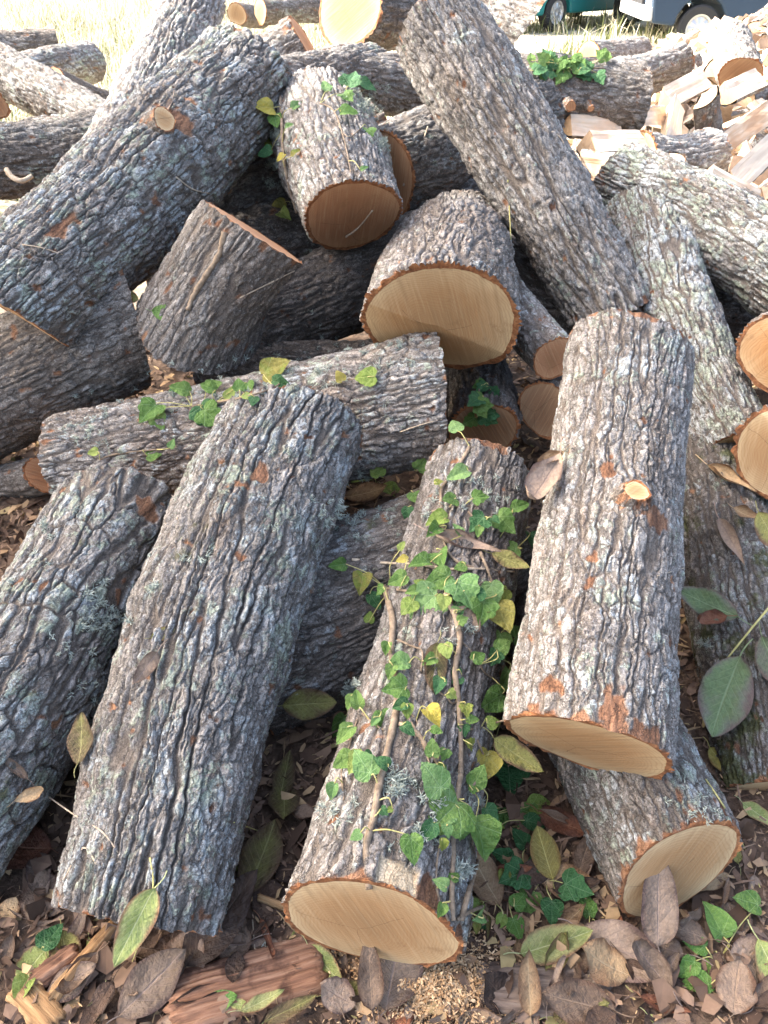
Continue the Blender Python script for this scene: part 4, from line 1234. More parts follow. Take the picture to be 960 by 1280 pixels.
IVY_FRONT_STEMS = [  # pixel path, radius m at both ends
    ([(588, 560), (572, 585), (553, 612), (552, 640), (556, 668)], 0.0048, 0.004),
    ([(480, 735), (487, 755), (492, 780), (490, 820), (497, 855), (495, 892), (485, 940), (474, 985), (466, 1020), (457, 1060), (462, 1108)], 0.0072, 0.006),
    ([(556, 745), (568, 770), (573, 800), (569, 840), (573, 880), (575, 925), (574, 968)], 0.0062, 0.005),
    ([(574, 968), (570, 1000), (566, 1040), (564, 1080), (563, 1120), (564, 1150)], 0.0055, 0.005),
    ([(598, 960), (590, 990), (604, 1030), (598, 1070), (585, 1110), (574, 1150)], 0.0050, 0.0045),
    ([(608, 1020), (612, 1060), (618, 1090), (605, 1120), (590, 1150), (580, 1180)], 0.0042, 0.003),
    ([(500, 905), (520, 915), (538, 940), (552, 966)], 0.0048, 0.004),
    ([(480, 735), (500, 738), (535, 742), (560, 748)], 0.0034, 0.003),
    ([(628, 1122), (605, 1133), (585, 1140), (570, 1150)], 0.0035, 0.003),
    ([(497, 870), (515, 905), (530, 935), (538, 962)], 0.0026, 0.002),
    ([(540, 640), (562, 634), (596, 632)], 0.0022, 0.0018),
    ([(497, 800), (515, 808), (528, 815), (526, 840)], 0.0022, 0.0016),
    ([(596, 980), (612, 965), (604, 945), (596, 925)], 0.0024, 0.002),
    ([(612, 1020), (618, 1070), (632, 1110), (640, 1135)], 0.0026, 0.0018),
    ([(440, 880), (462, 900), (478, 912), (492, 918)], 0.0020, 0.0014), ([(436, 948), (460, 948), (478, 952)], 0.0018, 0.0014), ([(575, 870), (566, 880), (556, 870), (540, 862)], 0.0020, 0.0014),
    ([(573, 905), (590, 912), (612, 905), (630, 900)], 0.0026, 0.002), ([(574, 800), (592, 820), (606, 842), (620, 850)], 0.0026, 0.0018), ([(497, 865), (508, 888), (520, 900), (526, 925)], 0.0018, 0.0012),
    ([(600, 690), (612, 720), (622, 760), (630, 800), (626, 850)], 0.0036, 0.0024), ([(553, 668), (560, 690), (575, 705), (600, 712)], 0.0034, 0.003), ([(560, 1150), (545, 1110), (548, 1060), (556, 1010)], 0.0022, 0.0018),
    ([(430, 1000), (428, 960), (438, 930), (446, 900)], 0.0022, 0.0016), ([(585, 640), (605, 660), (640, 690), (645, 720)], 0.0026, 0.002),
]
IVY_CROSS = [(200, 505, 34, 230, 'ivy', 'lobed'), (198, 512, 28, -70, 'ivy', 'lobed'), (240, 492, 24, 170, 'ivy', 'heart'), (262, 488, 20, 20, 'ivy', 'heart'), (252, 504, 38, -60, 'dark', 'lobed'),
             (256, 512, 36, -40, 'ivy', 'lobed'), (312, 478, 24, -80, 'ivy', 'heart'), (330, 470, 40, 20, 'olive', 'heart'), (344, 476, 24, -20, 'dark', 'heart'), (300, 492, 16, 100, 'ivy', 'heart'),
             (286, 500, 18, 60, 'lime', 'heart'), (300, 500, 12, -30, 'lime', 'heart'), (472, 470, 26, 180, 'lime', 'heart'), (430, 474, 14, 120, 'yellow', 'heart'), (185, 573, 18, 10, 'ivy', 'heart'),
             (126, 565, 13, 190, 'lime', 'heart'), (217, 560, 12, 60, 'pale', 'heart'), (228, 488, 15, 200, 'dark', 'heart'), (275, 492, 20, 160, 'ivy', 'heart'), (318, 498, 14, -100, 'dark', 'heart')]
IVY_CROSS_STEMS = [([(125, 575), (145, 568), (180, 563), (212, 561)], 0.003, 0.002), ([(240, 508), (270, 503), (300, 498), (335, 488), (350, 480)], 0.0028, 0.002), ([(410, 478), (440, 474), (470, 472)], 0.0024, 0.002)]
IVY_UPPER = [(336, 138, 26, 200, 'yellow', 'heart'), (347, 150, 20, -80, 'ivy', 'heart'), (366, 142, 16, 40, 'pale', 'heart'), (361, 165, 12, 0, 'pale', 'heart'), (360, 195, 12, 220, 'yellow', 'heart'),
             (357, 255, 16, 200, 'olive', 'heart'), (370, 200, 14, 30, 'olive', 'heart'), (436, 112, 30, 70, 'dark', 'lobed'), (446, 106, 22, -10, 'dark', 'heart'), (428, 122, 20, -50, 'ivy', 'lobed'),
             (424, 146, 22, 10, 'fresh', 'heart'), (460, 165, 22, -100, 'ivy', 'lobed'), (336, 175, 20, -100, 'olive', 'fold'), (345, 190, 18, 190, 'dark', 'heart'), (452, 222, 10, 20, 'pale', 'heart'), (352, 268, 18, -40, 'lime', 'fold'), (410, 118, 16, 120, 'pale', 'heart')]
IVY_UPPER_STEMS = [([(350, 122), (353, 150), (354, 180), (358, 210), (365, 240), (372, 265)], 0.0062, 0.005), ([(400, 130), (418, 140), (432, 180), (440, 225)], 0.003, 0.002), ([(452, 160), (436, 172), (425, 160)], 0.0022, 0.0016)]
rb_ = random.Random(8)
IVY_BACK = [(rb_.uniform(655, 756), 84 + rb_.uniform(-8, 10), rb_.uniform(10, 19), rb_.uniform(0, 360), rb_.choice(['ivy', 'dark', 'dark', 'ivy']), 'lobed') for _ in range(34)]
IVY_DARK = [(600 + rb_.uniform(-15, 18), 496 + rb_.uniform(-18, 22), rb_.uniform(12, 22), rb_.uniform(180, 360), rb_.choice(['ivy', 'dark', 'dark']), 'lobed') for _ in range(11)]
IVY_HOLLOW = [(474, 590, 20, 110, 'lime', 'heart'), (466, 604, 28, 190, 'lime', 'fold'), (478, 612, 30, -20, 'lime', 'heart'), (522, 582, 18, 60, 'ivy', 'lobed'), (530, 584, 18, -30, 'lime', 'heart'), (518, 620, 22, -70, 'ivy', 'heart'), (440, 604, 14, 200, 'lime', 'heart'), (512, 640, 20, -90, 'dark', 'heart')]
IVY_GROUND = [(672, 1072, 36, -60, 'dark', 'lobed'), (655, 1095, 40, 200, 'dark', 'lobed'), (700, 1110, 40, -20, 'dark', 'lobed'), (660, 1065, 30, 130, 'dark', 'heart'), (690, 1130, 34, -100, 'dark', 'heart'), (640, 1080, 30, 160, 'dark', 'heart'), (668, 1118, 34, 230, 'ivy', 'heart')]
IVY_SPROUT = [(880, 1192, 30, 170, 'fresh', 'heart'), (868, 1206, 32, 210, 'fresh', 'heart'), (902, 1180, 44, 115, 'fresh', 'fold'), (888, 1236, 38, 175, 'fresh', 'heart'), (948, 1142, 36, 170, 'ivy', 'heart'), (890, 1200, 26, 250, 'lime', 'heart'),
              (734, 1150, 28, 100, 'ivy', 'heart'), (745, 1160, 26, -70, 'fresh', 'heart'), (905, 1150, 28, 200, 'dark', 'heart'), (860, 1142, 34, 160, 'dark', 'heart'), (40, 1228, 28, 250, 'lime', 'fold'), (55, 1195, 36, 60, 'dark', 'heart')]
IVYM['fresh'] = mat_ivy('ivy_fresh', (0.095, 0.20, 0.045), (0.14, 0.25, 0.065), (0.3, 0.45, 0.2), 0.25)
IVIES = [
    ('ivy', 'big ivy plant climbing along the front log, many green leaves', IVY_FRONT, IVY_FRONT_STEMS, 'ivy', (575, 850)),
    ('ivy', 'ivy sprig trailing over the crosswise log', IVY_CROSS, IVY_CROSS_STEMS, 'ivy', (260, 500)),
    ('ivy', 'ivy with yellowing leaves on the upright brown ended log', IVY_UPPER, IVY_UPPER_STEMS, 'ivy', (400, 170)),
    ('ivy', 'ivy mat covering the top of the brown knotty log at the back', IVY_BACK, [([(660, 88), (700, 82), (755, 86)], 0.004, 0.003)], 'ivy', (700, 84)),
    ('ivy', 'dark ivy hanging on the shaded log under the pale sawn end', IVY_DARK, [([(598, 475), (600, 500), (604, 520)], 0.003, 0.002)], 'ivy', (600, 495)),
    ('ivy', 'small lime green ivy in the sunny hollow beside the front ivy log', IVY_HOLLOW, [([(440, 604), (470, 606), (520, 590), (540, 580)], 0.003, 0.002)], 'ivy', (490, 600)),
    ('ivy', 'dark green ivy on the ground between front log and low log', IVY_GROUND, [([(640, 1080), (670, 1090), (700, 1115)], 0.003, 0.002)], 'ivy', (670, 1090)),
    ('seedling', 'fresh green round leaved seedlings on the litter at lower right', IVY_SPROUT[:5], [([(905, 1235), (897, 1210), (890, 1195)], 0.0026, 0.002), ([(918, 1225), (905, 1200), (902, 1185)], 0.002, 0.0016)], 'plant', (890, 1200)),
    ('seedling', 'little green seedling with lichen beside the low log', IVY_SPROUT[5:9], [], 'plant', (742, 1155)),
    ('seedling', 'small seedling with a lime leaf at the lower left corner', IVY_SPROUT[10:], [([(60, 1205), (45, 1222)], 0.002, 0.0015)], 'plant', (48, 1212)),
]
ivy_hits = [[(smooth_hit(l[0], l[1], 5), l) for l in iv[2]] for iv in IVIES]
ivy_paths = [[(path_on(p, r0 * 0.7), r0, r1) for p, r0, r1 in iv[3]] for iv in IVIES]
ivy_org = [hit(*iv[5]) for iv in IVIES]

# fallen leaves: px, py (base), length px, tip direction, colour, shape, lift m, tilt, label
FALLEN = [
    (195, 816, 50, 238, 'mauve', 'pointy', .015, .1, 'brown leaf stuck between the two left front logs'),
    (188, 800, 30, 20, 'olive', 'oval', .012, 0, 'small yellow green leaf above the brown one between left logs'),
    (103, 958, 62, 92, 'olive', 'oval', .012, 0, 'olive leaf with brown top leaning in the gap of the left logs'),
    (432, 628, 52, 8, 'tan', 'oval', .02, 0.15, 'yellow tan leaf lying in the sunny hollow behind the front logs'),
    (538, 672, 84, -14, 'mauve', 'rolled', .02, 0, 'folded mauve brown leaf lying across the ivy log'),
    (614, 694, 48, -22, 'olive', 'flat', .012, 0, 'olive leaf behind the folded mauve leaf'),
    (544, 806, 66, 262, 'olive', 'flat', .012, 0, 'veined olive tan leaf hanging on the ivy log'),
    (712, 568, 46, 200, 'tan', 'curly', .02, 0, 'curled tan leaf on the edge of the knotty log'),
    (706, 572, 100, 232, 'mauve', 'curly', .03, 0, 'large withered grey brown leaf drooping beside the knotty log'),
    (606, 925, 70, -28, 'olive', 'flat', .03, 0, 'black spotted olive leaf under the knotty log end'),
    (350, 880, 66, 2, 'olive', 'oval', .01, .1, 'spotted olive leaf in the dark gap between the two front logs'),
    (192, 388, 34, -10, 'fresh', 'oval', .012, 0, 'green leaf lying at the foot of the split log'),
    (176, 375, 26, 160, 'olive', 'oval', .012, 0, 'olive leaf touching the split log'),
    (882, 585, 66, -45, 'tan', 'rolled', .015, .2, 'curled tan leaf on the dark mossy log'),
    (902, 650, 76, -75, 'mauve', 'rolled', .015, .2, 'brown pod shaped leaf hanging on the dark mossy log'),
    (918, 640, 44, -40, 'tan', 'curly', .02, .1, 'tan leaf curled by the right edge'),
    (925, 775, 80, 155, 'greygreen', 'flat', .03, 0.1, 'grey green leaf fallen behind the twig at right'),
    (908, 782, 56, 190, 'red', 'curly', .045, .1, 'red brown crumpled leaf over the grey green one'),
    (190, 1100, 90, 245, 'green', 'flat', .03, 0, 'pale green leaf with long yellow stalk before the front left log'),
    (78, 1170, 66, -60, 'olive', 'oval', .02, .1, 'olive leaf half under the front left log end'),
    (128, 1200, 76, 235, 'brown', 'curly', .03, .1, 'lobed curly brown leaf on the litter at lower left'),
    (150, 1275, 100, 40, 'mauve', 'oval', .025, 0, 'large mauve brown leaf with holes at the lower left'),
    (235, 1215, 130, 48, 'dark', 'flat', .03, .1, 'long dark leaf between front left log and bark slab'),
    (310, 1125, 90, 70, 'olive', 'oval', .02, 0, 'dark olive leaf in the gap beside the ivy log'),
    (350, 1005, 60, 80, 'olive', 'flat', .015, 0, 'mottled green leaf in the shade left of the ivy log'),
    (385, 1188, 62, -40, 'green', 'flat', .02, .1, 'green and brown leaf below the ivy log end'),
    (480, 1268, 90, 75, 'mauve', 'round', .02, 0, 'round mauve leaf at the bottom edge'),
    (462, 1270, 82, 95, 'brown', 'pointy', .03, .2, 'upright brown leaf left of the round mauve leaf'),
    (470, 1238, 34, 60, 'fresh', 'oval', .015, 0, 'small green leaf peeping beside the ivy log end'),
    (300, 1275, 58, 20, 'green', 'narrow', .03, 0, 'narrow green leaf on the reddish bark slab'),
    (255, 1268, 44, 15, 'fresh', 'oval', .02, 0, 'bright green leaf at the bottom edge before the slab'),
    (330, 1285, 70, 20, 'olive', 'narrow', .03, 0, 'olive pointed leaf at the bottom edge'),
    (812, 1200, 105, 85, 'mauve', 'flat', .05, .5, 'tall folded brown leaf standing before the low log end'),
    (850, 1125, 40, 130, 'mauve', 'round', .05, .4, 'mauve brown leaf bent against the low log end'),
    (718, 1170, 108, -22, 'mauve', 'oval', .035, .05, 'broad mauve brown leaf on the litter in front'),
    (650, 1200, 92, 12, 'green', 'flat', .025, .05, 'green veined leaf left of the broad mauve leaf'),
    (662, 1275, 72, 88, 'tan', 'pointy', .025, .1, 'brown leaf with pale midrib at the bottom'),
    (682, 1262, 76, 62, 'mauve', 'curly', .03, .1, 'curled mauve leaf right of the pale midrib leaf'),
    (840, 1250, 90, 130, 'mauve', 'curly', .03, .1, 'wavy brown leaf below the tall folded leaf'),
    (880, 1185, 72, 165, 'brown', 'pointy', .03, .1, 'brown leaf behind the seedlings'),
    (672, 1020, 66, -25, 'red', 'flat', .02, .1, 'reddish brown leaf beneath the ivy in the gap'),
    (692, 1105, 62, 105, 'yellow', 'oval', .02, .1, 'mottled yellow green leaf standing in the gap'),
    (720, 1100, 56, 60, 'brown', 'flat', .02, .1, 'brown leaf leaning on the low log'),
    (885, 940, 56, -60, 'yellow', 'flat', .02, .1, 'yellow green leaf beside the low log at right'),
    (925, 1010, 46, -40, 'green', 'flat', .02, .1, 'green leaf behind the low log end'),
    (945, 1180, 90, -75, 'green', 'flat', .02, 0, 'pale green leaf at the lower right corner'),
    (600, 975, 30, 200, 'tan', 'curly', .02, 0, 'crisp tan leaf caught in the ivy stems'),
    (598, 790, 44, 150, 'mauve', 'round', .012, 0, 'purplish dead leaf among the ivy'),
    (15, 1000, 46, 20, 'tan', 'curly', .02, 0, 'crumpled tan leaf on the left log'),
    (30, 975, 50, 150, 'mauve', 'rolled', .02, 0, 'grey brown leaf folded on the left log'),
    (690, 1085, 50, 200, 'dark', 'oval', .02, .1, 'dark wet leaf in the gap beside the low log'),
    (430, 1195, 50, 250, 'brown', 'curly', .02, .1, 'small brown leaf under the ivy log end'),
    (575, 1265, 60, 200, 'brown', 'curly', .02, .1, 'brown curled leaf beside the grey bark plate'),
    (770, 1270, 90, 170, 'brown', 'oval', .02, 0, 'wide brown leaf at the bottom edge right of centre'),
    (60, 1255, 66, 30, 'mauve', 'oval', .02, 0, 'dull mauve leaf by the wood splinters'),
    (212, 1240, 70, 60, 'brown', 'round', .02, 0, 'brown leaf left of the bark slab'),
    (215, 128, 40, 250, 'mauve', 'rolled', .02, 0, 'withered brown leaf hanging on the thick log above its knot'),
    (690, 1275, 70, 10, 'olive', 'oval', .02, 0, 'olive leaf cropped by the bottom edge'),
    (870, 835, 40, 260, 'brown', 'curly', .02, 0, 'small dead leaf in the dark right gap'),
]
fall_hits = [smooth_hit(f[0], f[1], 6) for f in FALLEN]
# leaves on the twig at the right edge
TW = [smooth_hit(962, 752, 3), smooth_hit(938, 800, 3), smooth_hit(925, 832, 3)]
# scattered litter leaves seen in the gaps and on the floor
SCAT = []
rs2 = random.Random(21)
n_try = 0
while len(SCAT) < 165 and n_try < 6000:
    n_try += 1
    px, py = rs2.uniform(-20, 980), 1285 - abs(rs2.gauss(0, 1)) * 190
    h = smooth_hit(px, py, 4)
    if h is None or not h[2].startswith('ground'): continue
    if h[3] > 3.2: continue
    SCAT.append((h, px, py))
SLABS = [hit(310, 1232), hit(680, 1240), hit(110, 1205), hit(50, 1262), hit(70, 1215), hit(345, 1135)]
LICH_SPOTS = [(135, 775, 26, 26), (110, 745, 20, 12), (60, 660, 30, 8), (30, 700, 30, 6), (500, 980, 24, 26), (515, 1050, 24, 18), (572, 1090, 14, 12), (425, 1010, 22, 8), (595, 1000, 14, 8),
              (300, 470, 60, 22), (215, 500, 50, 20), (420, 445, 60, 26), (120, 530, 40, 16), (480, 435, 40, 14), (460, 135, 18, 50), (480, 180, 12, 40), (440, 115, 22, 26), (342, 205, 8, 24), (345, 170, 12, 14),
              (340, 230, 12, 12), (470, 110, 14, 12), (880, 800, 14, 8), (560, 620, 40, 14), (620, 620, 30, 12), (455, 600, 8, 8), (437, 860, 10, 18), (545, 1000, 20, 10), 
              (80, 820, 50, 10), (240, 690, 60, 10), (420, 640, 30, 24), (455, 640, 30, 16), (880, 1010, 40, 10), (560, 800, 60, 12)]
rs3 = random.Random(3)
LICH = {}
for cx, cy, s, n in LICH_SPOTS:
    for _ in range(n):
        h = hit(cx + rs3.gauss(0, s * 0.55), cy + rs3.gauss(0, s * 0.4))
        if h and (h[2].startswith('bark') or h[2].startswith('limb')):
            LICH.setdefault(h[2], []).append((h[0], h[1]))
GLICH = [(h[0], h[1]) for h in (hit(332 + rs3.gauss(0, 8), 1205 + rs3.gauss(0, 6)) for _ in range(9)) if h]
STRAWS = [  # bare leaf stalks and thin twigs: pixel path, radius, material, label
    ([(60, 996), (95, 1020), (128, 1040), (147, 1066)], .0016, 'TWIG', 'thin pale stalk lying over the front left log'),
    ([(188, 1072), (192, 1105), (184, 1150), (165, 1205)], .0018, 'STALK', 'curved yellow stalk of the pale green leaf'),
    ([(292, 1028), (325, 1040), (365, 1062)], .0014, 'STALK', 'straight yellow stalk bridging the gap by the ivy log'),
    ([(268, 1232), (290, 1262), (310, 1290)], .0022, 'STALK', 'stiff yellow stalk on the bark slab'),
    ([(692, 1070), (688, 1120), (689, 1168)], .0018, 'STALK', 'upright yellowish stalk in the gap beside the low log'),
    ([(882, 975), (905, 1010), (930, 1060), (950, 1110)], .0018, 'STALK', 'long yellow stalk beside the low log end'),
    ([(640, 1185), (650, 1230), (662, 1285)], .0018, 'STALK', 'yellow stalk across the sawdust'),
    ([(802, 1205), (806, 1240), (815, 1285)], .0022, 'STALK', 'pale stalk of the tall folded leaf'),
    ([(722, 1140), (750, 1165), (775, 1190)], .0016, 'STALK', 'thin stalk in front of the seedling'),
    ([(316, 1150), (318, 1180), (322, 1225)], .0016, 'TWIG', 'grey twig with lichen on the bark slab'),
    ([(440, 700), (480, 704), (520, 706), (560, 712), (600, 712), (642, 716)], .0036, 'TWIG', 'bent woody twig lying across the ivy log'),
    ([(822, 720), (838, 715), (855, 710)], .0012, 'TWIG', 'tiny straw on the knotty log'),
    ([(120, 1080), (104, 1060), (80, 1100)], .0016, 'TWIG', 'twig in the gap of the left logs'),
    ([(690, 165), (700, 172), (705, 180)], .002, 'TWIG', 'chip of twig by the back log'),
    ([(28, 306), (52, 310), (78, 318)], .0018, 'TWIG', 'dry straw on the thick blue grey log'),
    ([(220, 222), (240, 236), (262, 242)], .0026, 'TWIG', 'dry twig at the corner of the split log'),
    ([(432, 295), (448, 283), (465, 262)], .0034, 'TWIG', 'torn white splinter on the brown cut end'),
    ([(635, 225), (637, 260), (638, 300)], .0022, 'STALK', 'dangling yellow blade on the leaning log'),
    ([(300, 372), (340, 352), (368, 338)], .0022, 'TWIG', 'thin ivy twig on the split log'),
    ([(500, 540), (530, 530), (552, 524)], .0020, 'TWIG', 'twig at the end of the crosswise log'),
    ([(200, 640), (215, 620), (222, 650)], .0020, 'TWIG', 'white twig tip between crosswise log and left log'),
]
straw_paths = [path_on(p, r) for p, r, m, l in STRAWS]
vine_path = path_on([(292, 268), (282, 290), (275, 318), (258, 345), (242, 372), (236, 388)], 0.004)
LEAN = (hit(505, 232), hit(534, 160))
CURL = hit(22, 222)

# ================================================================== build what rests on the logs
LEAFSRC = random.Random(77)


def add_ivy(iv, hits, paths, org):
    name, label, leaves, stems, cat, o = iv
    root = empty(name, label, cat, org[0], 'ivy plants on the logs' if name == 'ivy' else 'seedlings in the leaf litter')
    ends = []
    for pts, r0, r1 in paths:
        if len(pts) < 2: continue
        put('stem', tube_mesh(pts, r0, r1, 7, int(r0 * 1e5)), root, None, M_VINE)
        for i in range(len(pts) - 1):
            for t in (0, .5): ends.append(pts[i].lerp(pts[i + 1], t))
    med = sorted(h[3] for h, l in hits if h)[len(hits) // 2]
    for h, (px, py, ln, deg, m, sh) in hits:
        if h is None or abs(h[3] - med) > 0.6: continue
        loc, nrm, _, dep = h
        size = ln * dep / F * (1.12 if ln < 30 else 1.0)
        lift = LEAFSRC.uniform(0.010, 0.028)
        M = leaf_matrix(loc, nrm, deg, size, lift, LEAFSRC.uniform(-0.25, 0.35), LEAFSRC.uniform(0.3, 0.6))
        # px,py is the stalk end of the blade
        me = with_mat(LEAFSRC.choice(ISHAPES[sh]), IVYM[m])
        lf = put('leaf', me, root, M)
        base = M @ Vector((0, 0.03, 0))
        near = sorted(ends, key=lambda e: (e - base).length)[:1]
        q = near[0] if near and (near[0] - base).length < 0.16 else loc - nrm * 0.004 - (M.to_3x3() @ Vector((0, 0.35, 0)))
        mid = base.lerp(q, 0.5) + nrm * 0.012 + Vector((LEAFSRC.uniform(-.008, .008), LEAFSRC.uniform(-.008, .008), 0))
        put('leaf_stalk', tube_mesh([q, mid, base], 0.0013, 0.0010, 5, 3), lf, None, M_STALK)


# a few more small leaves along the front plant's own stems
_r = random.Random(15)
for path, r0, r1 in IVY_FRONT_STEMS:
    for (ax, ay), (bx2, by2) in zip(path[:-1], path[1:]):
        if _r.random() < 0.62:
            t = _r.random(); px = ax + (bx2 - ax) * t + _r.uniform(-16, 16); py = ay + (by2 - ay) * t + _r.uniform(-8, 8)
            ivy_hits[0].append((smooth_hit(px, py, 5), (px, py, _r.uniform(11, 21), _r.uniform(150, 390), _r.choice(['ivy', 'ivy', 'pale', 'lime', 'dark', 'olive']), _r.choice(['heart', 'heart', 'lobed', 'fold']))))
for iv, hs, ps, og in zip(IVIES, ivy_hits, ivy_paths, ivy_org):
    add_ivy(iv, hs, ps, og)

FG = 'fallen leaves on the logs and ground'
for (px, py, ln, deg, m, sh, lift, tilt, lab), h in zip(FALLEN, fall_hits):
    if h is None: continue
    loc, nrm, nm, dep = h
    size = ln * dep / F * 1.05
    M = leaf_matrix(loc, nrm, deg, size, lift, tilt, 0.45)
    tag(put('fallen_leaf', with_mat(LEAFSRC.choice(LSHAPES[sh]), LEAFM[m]), None, M), lab, 'leaf', FG)
GR_MARKS = [('the front left log end', 175, 1165), ('the ivy log end', 465, 1170), ('the low log end', 848, 1100), ('the reddish bark slab', 310, 1232), ('the grey bark plate', 680, 1240), ('the sawdust', 535, 1235),
            ('the seedlings', 890, 1200), ('the orange splinter', 110, 1205), ('the tall folded leaf', 815, 1150), ('the broad mauve leaf', 765, 1190), ('the spotted olive leaf', 382, 880), ('the pale green leaf', 165, 1195),
            ('the dark ground ivy', 670, 1095), ('the left log', 30, 1060), ('the lower right corner', 955, 1275), ('the lower left corner', 5, 1275)]
LIT = 'small dead leaves in the ground litter'
for h, px, py in SCAT:
    loc, nrm, nm, dep = h
    m = rs2.choices(['brown', 'mauve', 'dark', 'tan', 'olive', 'red', 'green'], [7, 5, 6, 1.2, 2.2, 1.2, 1.0])[0]
    sh = rs2.choice(['flat', 'oval', 'round', 'curly', 'curly', 'rolled', 'pointy', 'narrow'])
    size = rs2.choice([rs2.uniform(0.03, 0.07), rs2.uniform(0.06, 0.10), rs2.uniform(0.08, 0.135)])
    M = leaf_matrix(loc, nrm, rs2.uniform(0, 360), size, rs2.uniform(0.006, 0.022), rs2.uniform(-0.3, 0.3), rs2.uniform(0, 0.3))
    names = {'brown': 'brown', 'mauve': 'mauve brown', 'dark': 'dark', 'tan': 'tan', 'olive': 'olive', 'red': 'reddish', 'green': 'pale green'}
    tag(put('fallen_leaf', with_mat(rs2.choice(LSHAPES[sh]), LEAFM[m]), None, M), where(px, py, '%s %s %s dead leaf' % ('little' if size < 0.08 else 'mid sized', names[m], sh), GR_MARKS), 'leaf', LIT)

# the leafy twig at the right edge
if all(TW):
    p0, p1, p2 = [t[0] + t[1] * 0.05 for t in TW]
    tw = empty('walnut_twig', 'leafy twig with large grey green leaves at the right edge', 'twig', p1)
    put('stem', tube_mesh([at(975, 735, TW[0][3] - 0.06), p0, p1, p2], 0.003, 0.002, 6), tw, None, M_STALK)
    for (px, py, ln, deg, m, dz) in ((925, 820, 112, 238, 'greygreen', 0.06), (952, 795, 74, 285, 'greygreen', 0.05), (948, 640, 60, -70, 'olive', 0.04)):
        dep = TW[1][3] - dz
        M = leaf_matrix(at(px, py, dep), Vector((-0.3, -0.6, 0.7)).normalized(), deg, ln * dep / F, 0, 0.05, 0.6)
        put('leaf', with_mat(LSHAPES['oval'][0], LEAFM[m]), tw, M)

for (p, r, m, lab), pts in zip(STRAWS, straw_paths):
    if len(pts) < 2: continue
    tag(put('twig', tube_mesh(pts, r, r * 0.7, 5, int(p[0][0]), 0.2), None, None, {'TWIG': M_TWIG, 'STALK': M_STALK}[m]), lab, 'twig', 'twigs and leaf stalks')
if len(vine_path) > 1:
    tag(put('dry_vine', tube_mesh(vine_path, 0.0085, 0.007, 8, 4, 0.25), None, None, M_VINE), 'thick dry vine stem running down the split log', 'vine')
if LEAN[0] and LEAN[1]:
    a = LEAN[0][0] + LEAN[0][1] * 0.004; b = at(535, 158, min(LEAN[0][3], LEAN[1][3]) - 0.03)
    tag(put('twig', tube_mesh([a, a.lerp(b, .5) + Vector((0.006, 0, 0)), b], 0.004, 0.003, 6, 9), None, None, M_TWIG), 'straight pale twig leaning in the gap right of the upright log', 'twig', 'twigs and leaf stalks')
if CURL:
    c = CURL[0]
    dp = CURL[3] - 0.06
    tag(put('bark_curl', tube_mesh([at(8, 212, dp), at(16, 222, dp - .01), at(28, 226, dp - .015), at(40, 220, dp)], 0.011, 0.009, 7, 2), None, None, M_TWIG), 'curled white strip of wood at the left edge', 'wood strip')

# ------------------------------------------------------------------ lichen tufts, part of the log they grow on
def tufts(spots, parent, M, scale=1.0, seed=0):
    rng = np.random.RandomState(seed)
    V, Q = [], []
    b = 0
    for loc, nrm in spots:
        n = np.array(nrm); c = np.array(loc) - n * 0.001
        S = rng.uniform(0.007, 0.015) * scale
        for k in range(20):
            d = n * rng.uniform(0.2, 1.0) + rng.normal(0, 0.55, 3); d /= np.linalg.norm(d)
            w = np.cross(d, rng.normal(0, 1, 3)); w /= np.linalg.norm(w)
            bend = rng.normal(0, 0.35, 3)
            r = [c + rng.normal(0, 0.003, 3)]
            for s in range(3):
                d = d + bend * 0.5 + rng.normal(0, 0.18, 3); d /= np.linalg.norm(d)
                r.append(r[-1] + d * S * 0.36 * rng.uniform(.7, 1.2))
            hw = np.array([1.0, 0.9, 0.75, 0.25]) * 0.0011 * scale
            for i in range(4):
                V.append(r[i] + w * hw[i]); V.append(r[i] - w * hw[i])
            for i in range(3):
                Q.append((b + 2 * i, b + 2 * i + 1, b + 2 * i + 3, b + 2 * i + 2))
            b += 8
            # a side fork
            w2 = np.cross(w, d); f = r[2]
            e = f + (d + w2 * rng.choice([-1, 1]) * 1.1) * S * 0.3
            V += [f + w * hw[2], f - w * hw[2], e - w * hw[3], e + w * hw[3]]
            Q.append((b, b + 1, b + 2, b + 3)); b += 4
    me = quad_mesh('lichen', np.array(V), np.array(Q), smooth=False)
    if parent is None: return me
    o = put('lichen', me, parent, None, M_LICHEN)
    tag(o, kind='stuff')
    return o


BARK_ROOT = {v[1].name: v[0] for v in LOGS.values()}
for i, (nm, spots) in enumerate(LICH.items()):
    o = bpy.data.objects[nm]
    root = o.parent
    while root.parent is not None: root = root.parent
    if 'category' not in root or root['category'] != 'log': continue
    tufts(spots, root, None, 1.0 if nm != 'x' else 1, 900 + i)
if GLICH:
    g = put('lichen_tuft', tufts(GLICH, None, None, 0.9, 7), None, None, M_LICHEN)
    tag(g, 'fallen grey lichen tuft on the reddish bark slab', 'lichen')

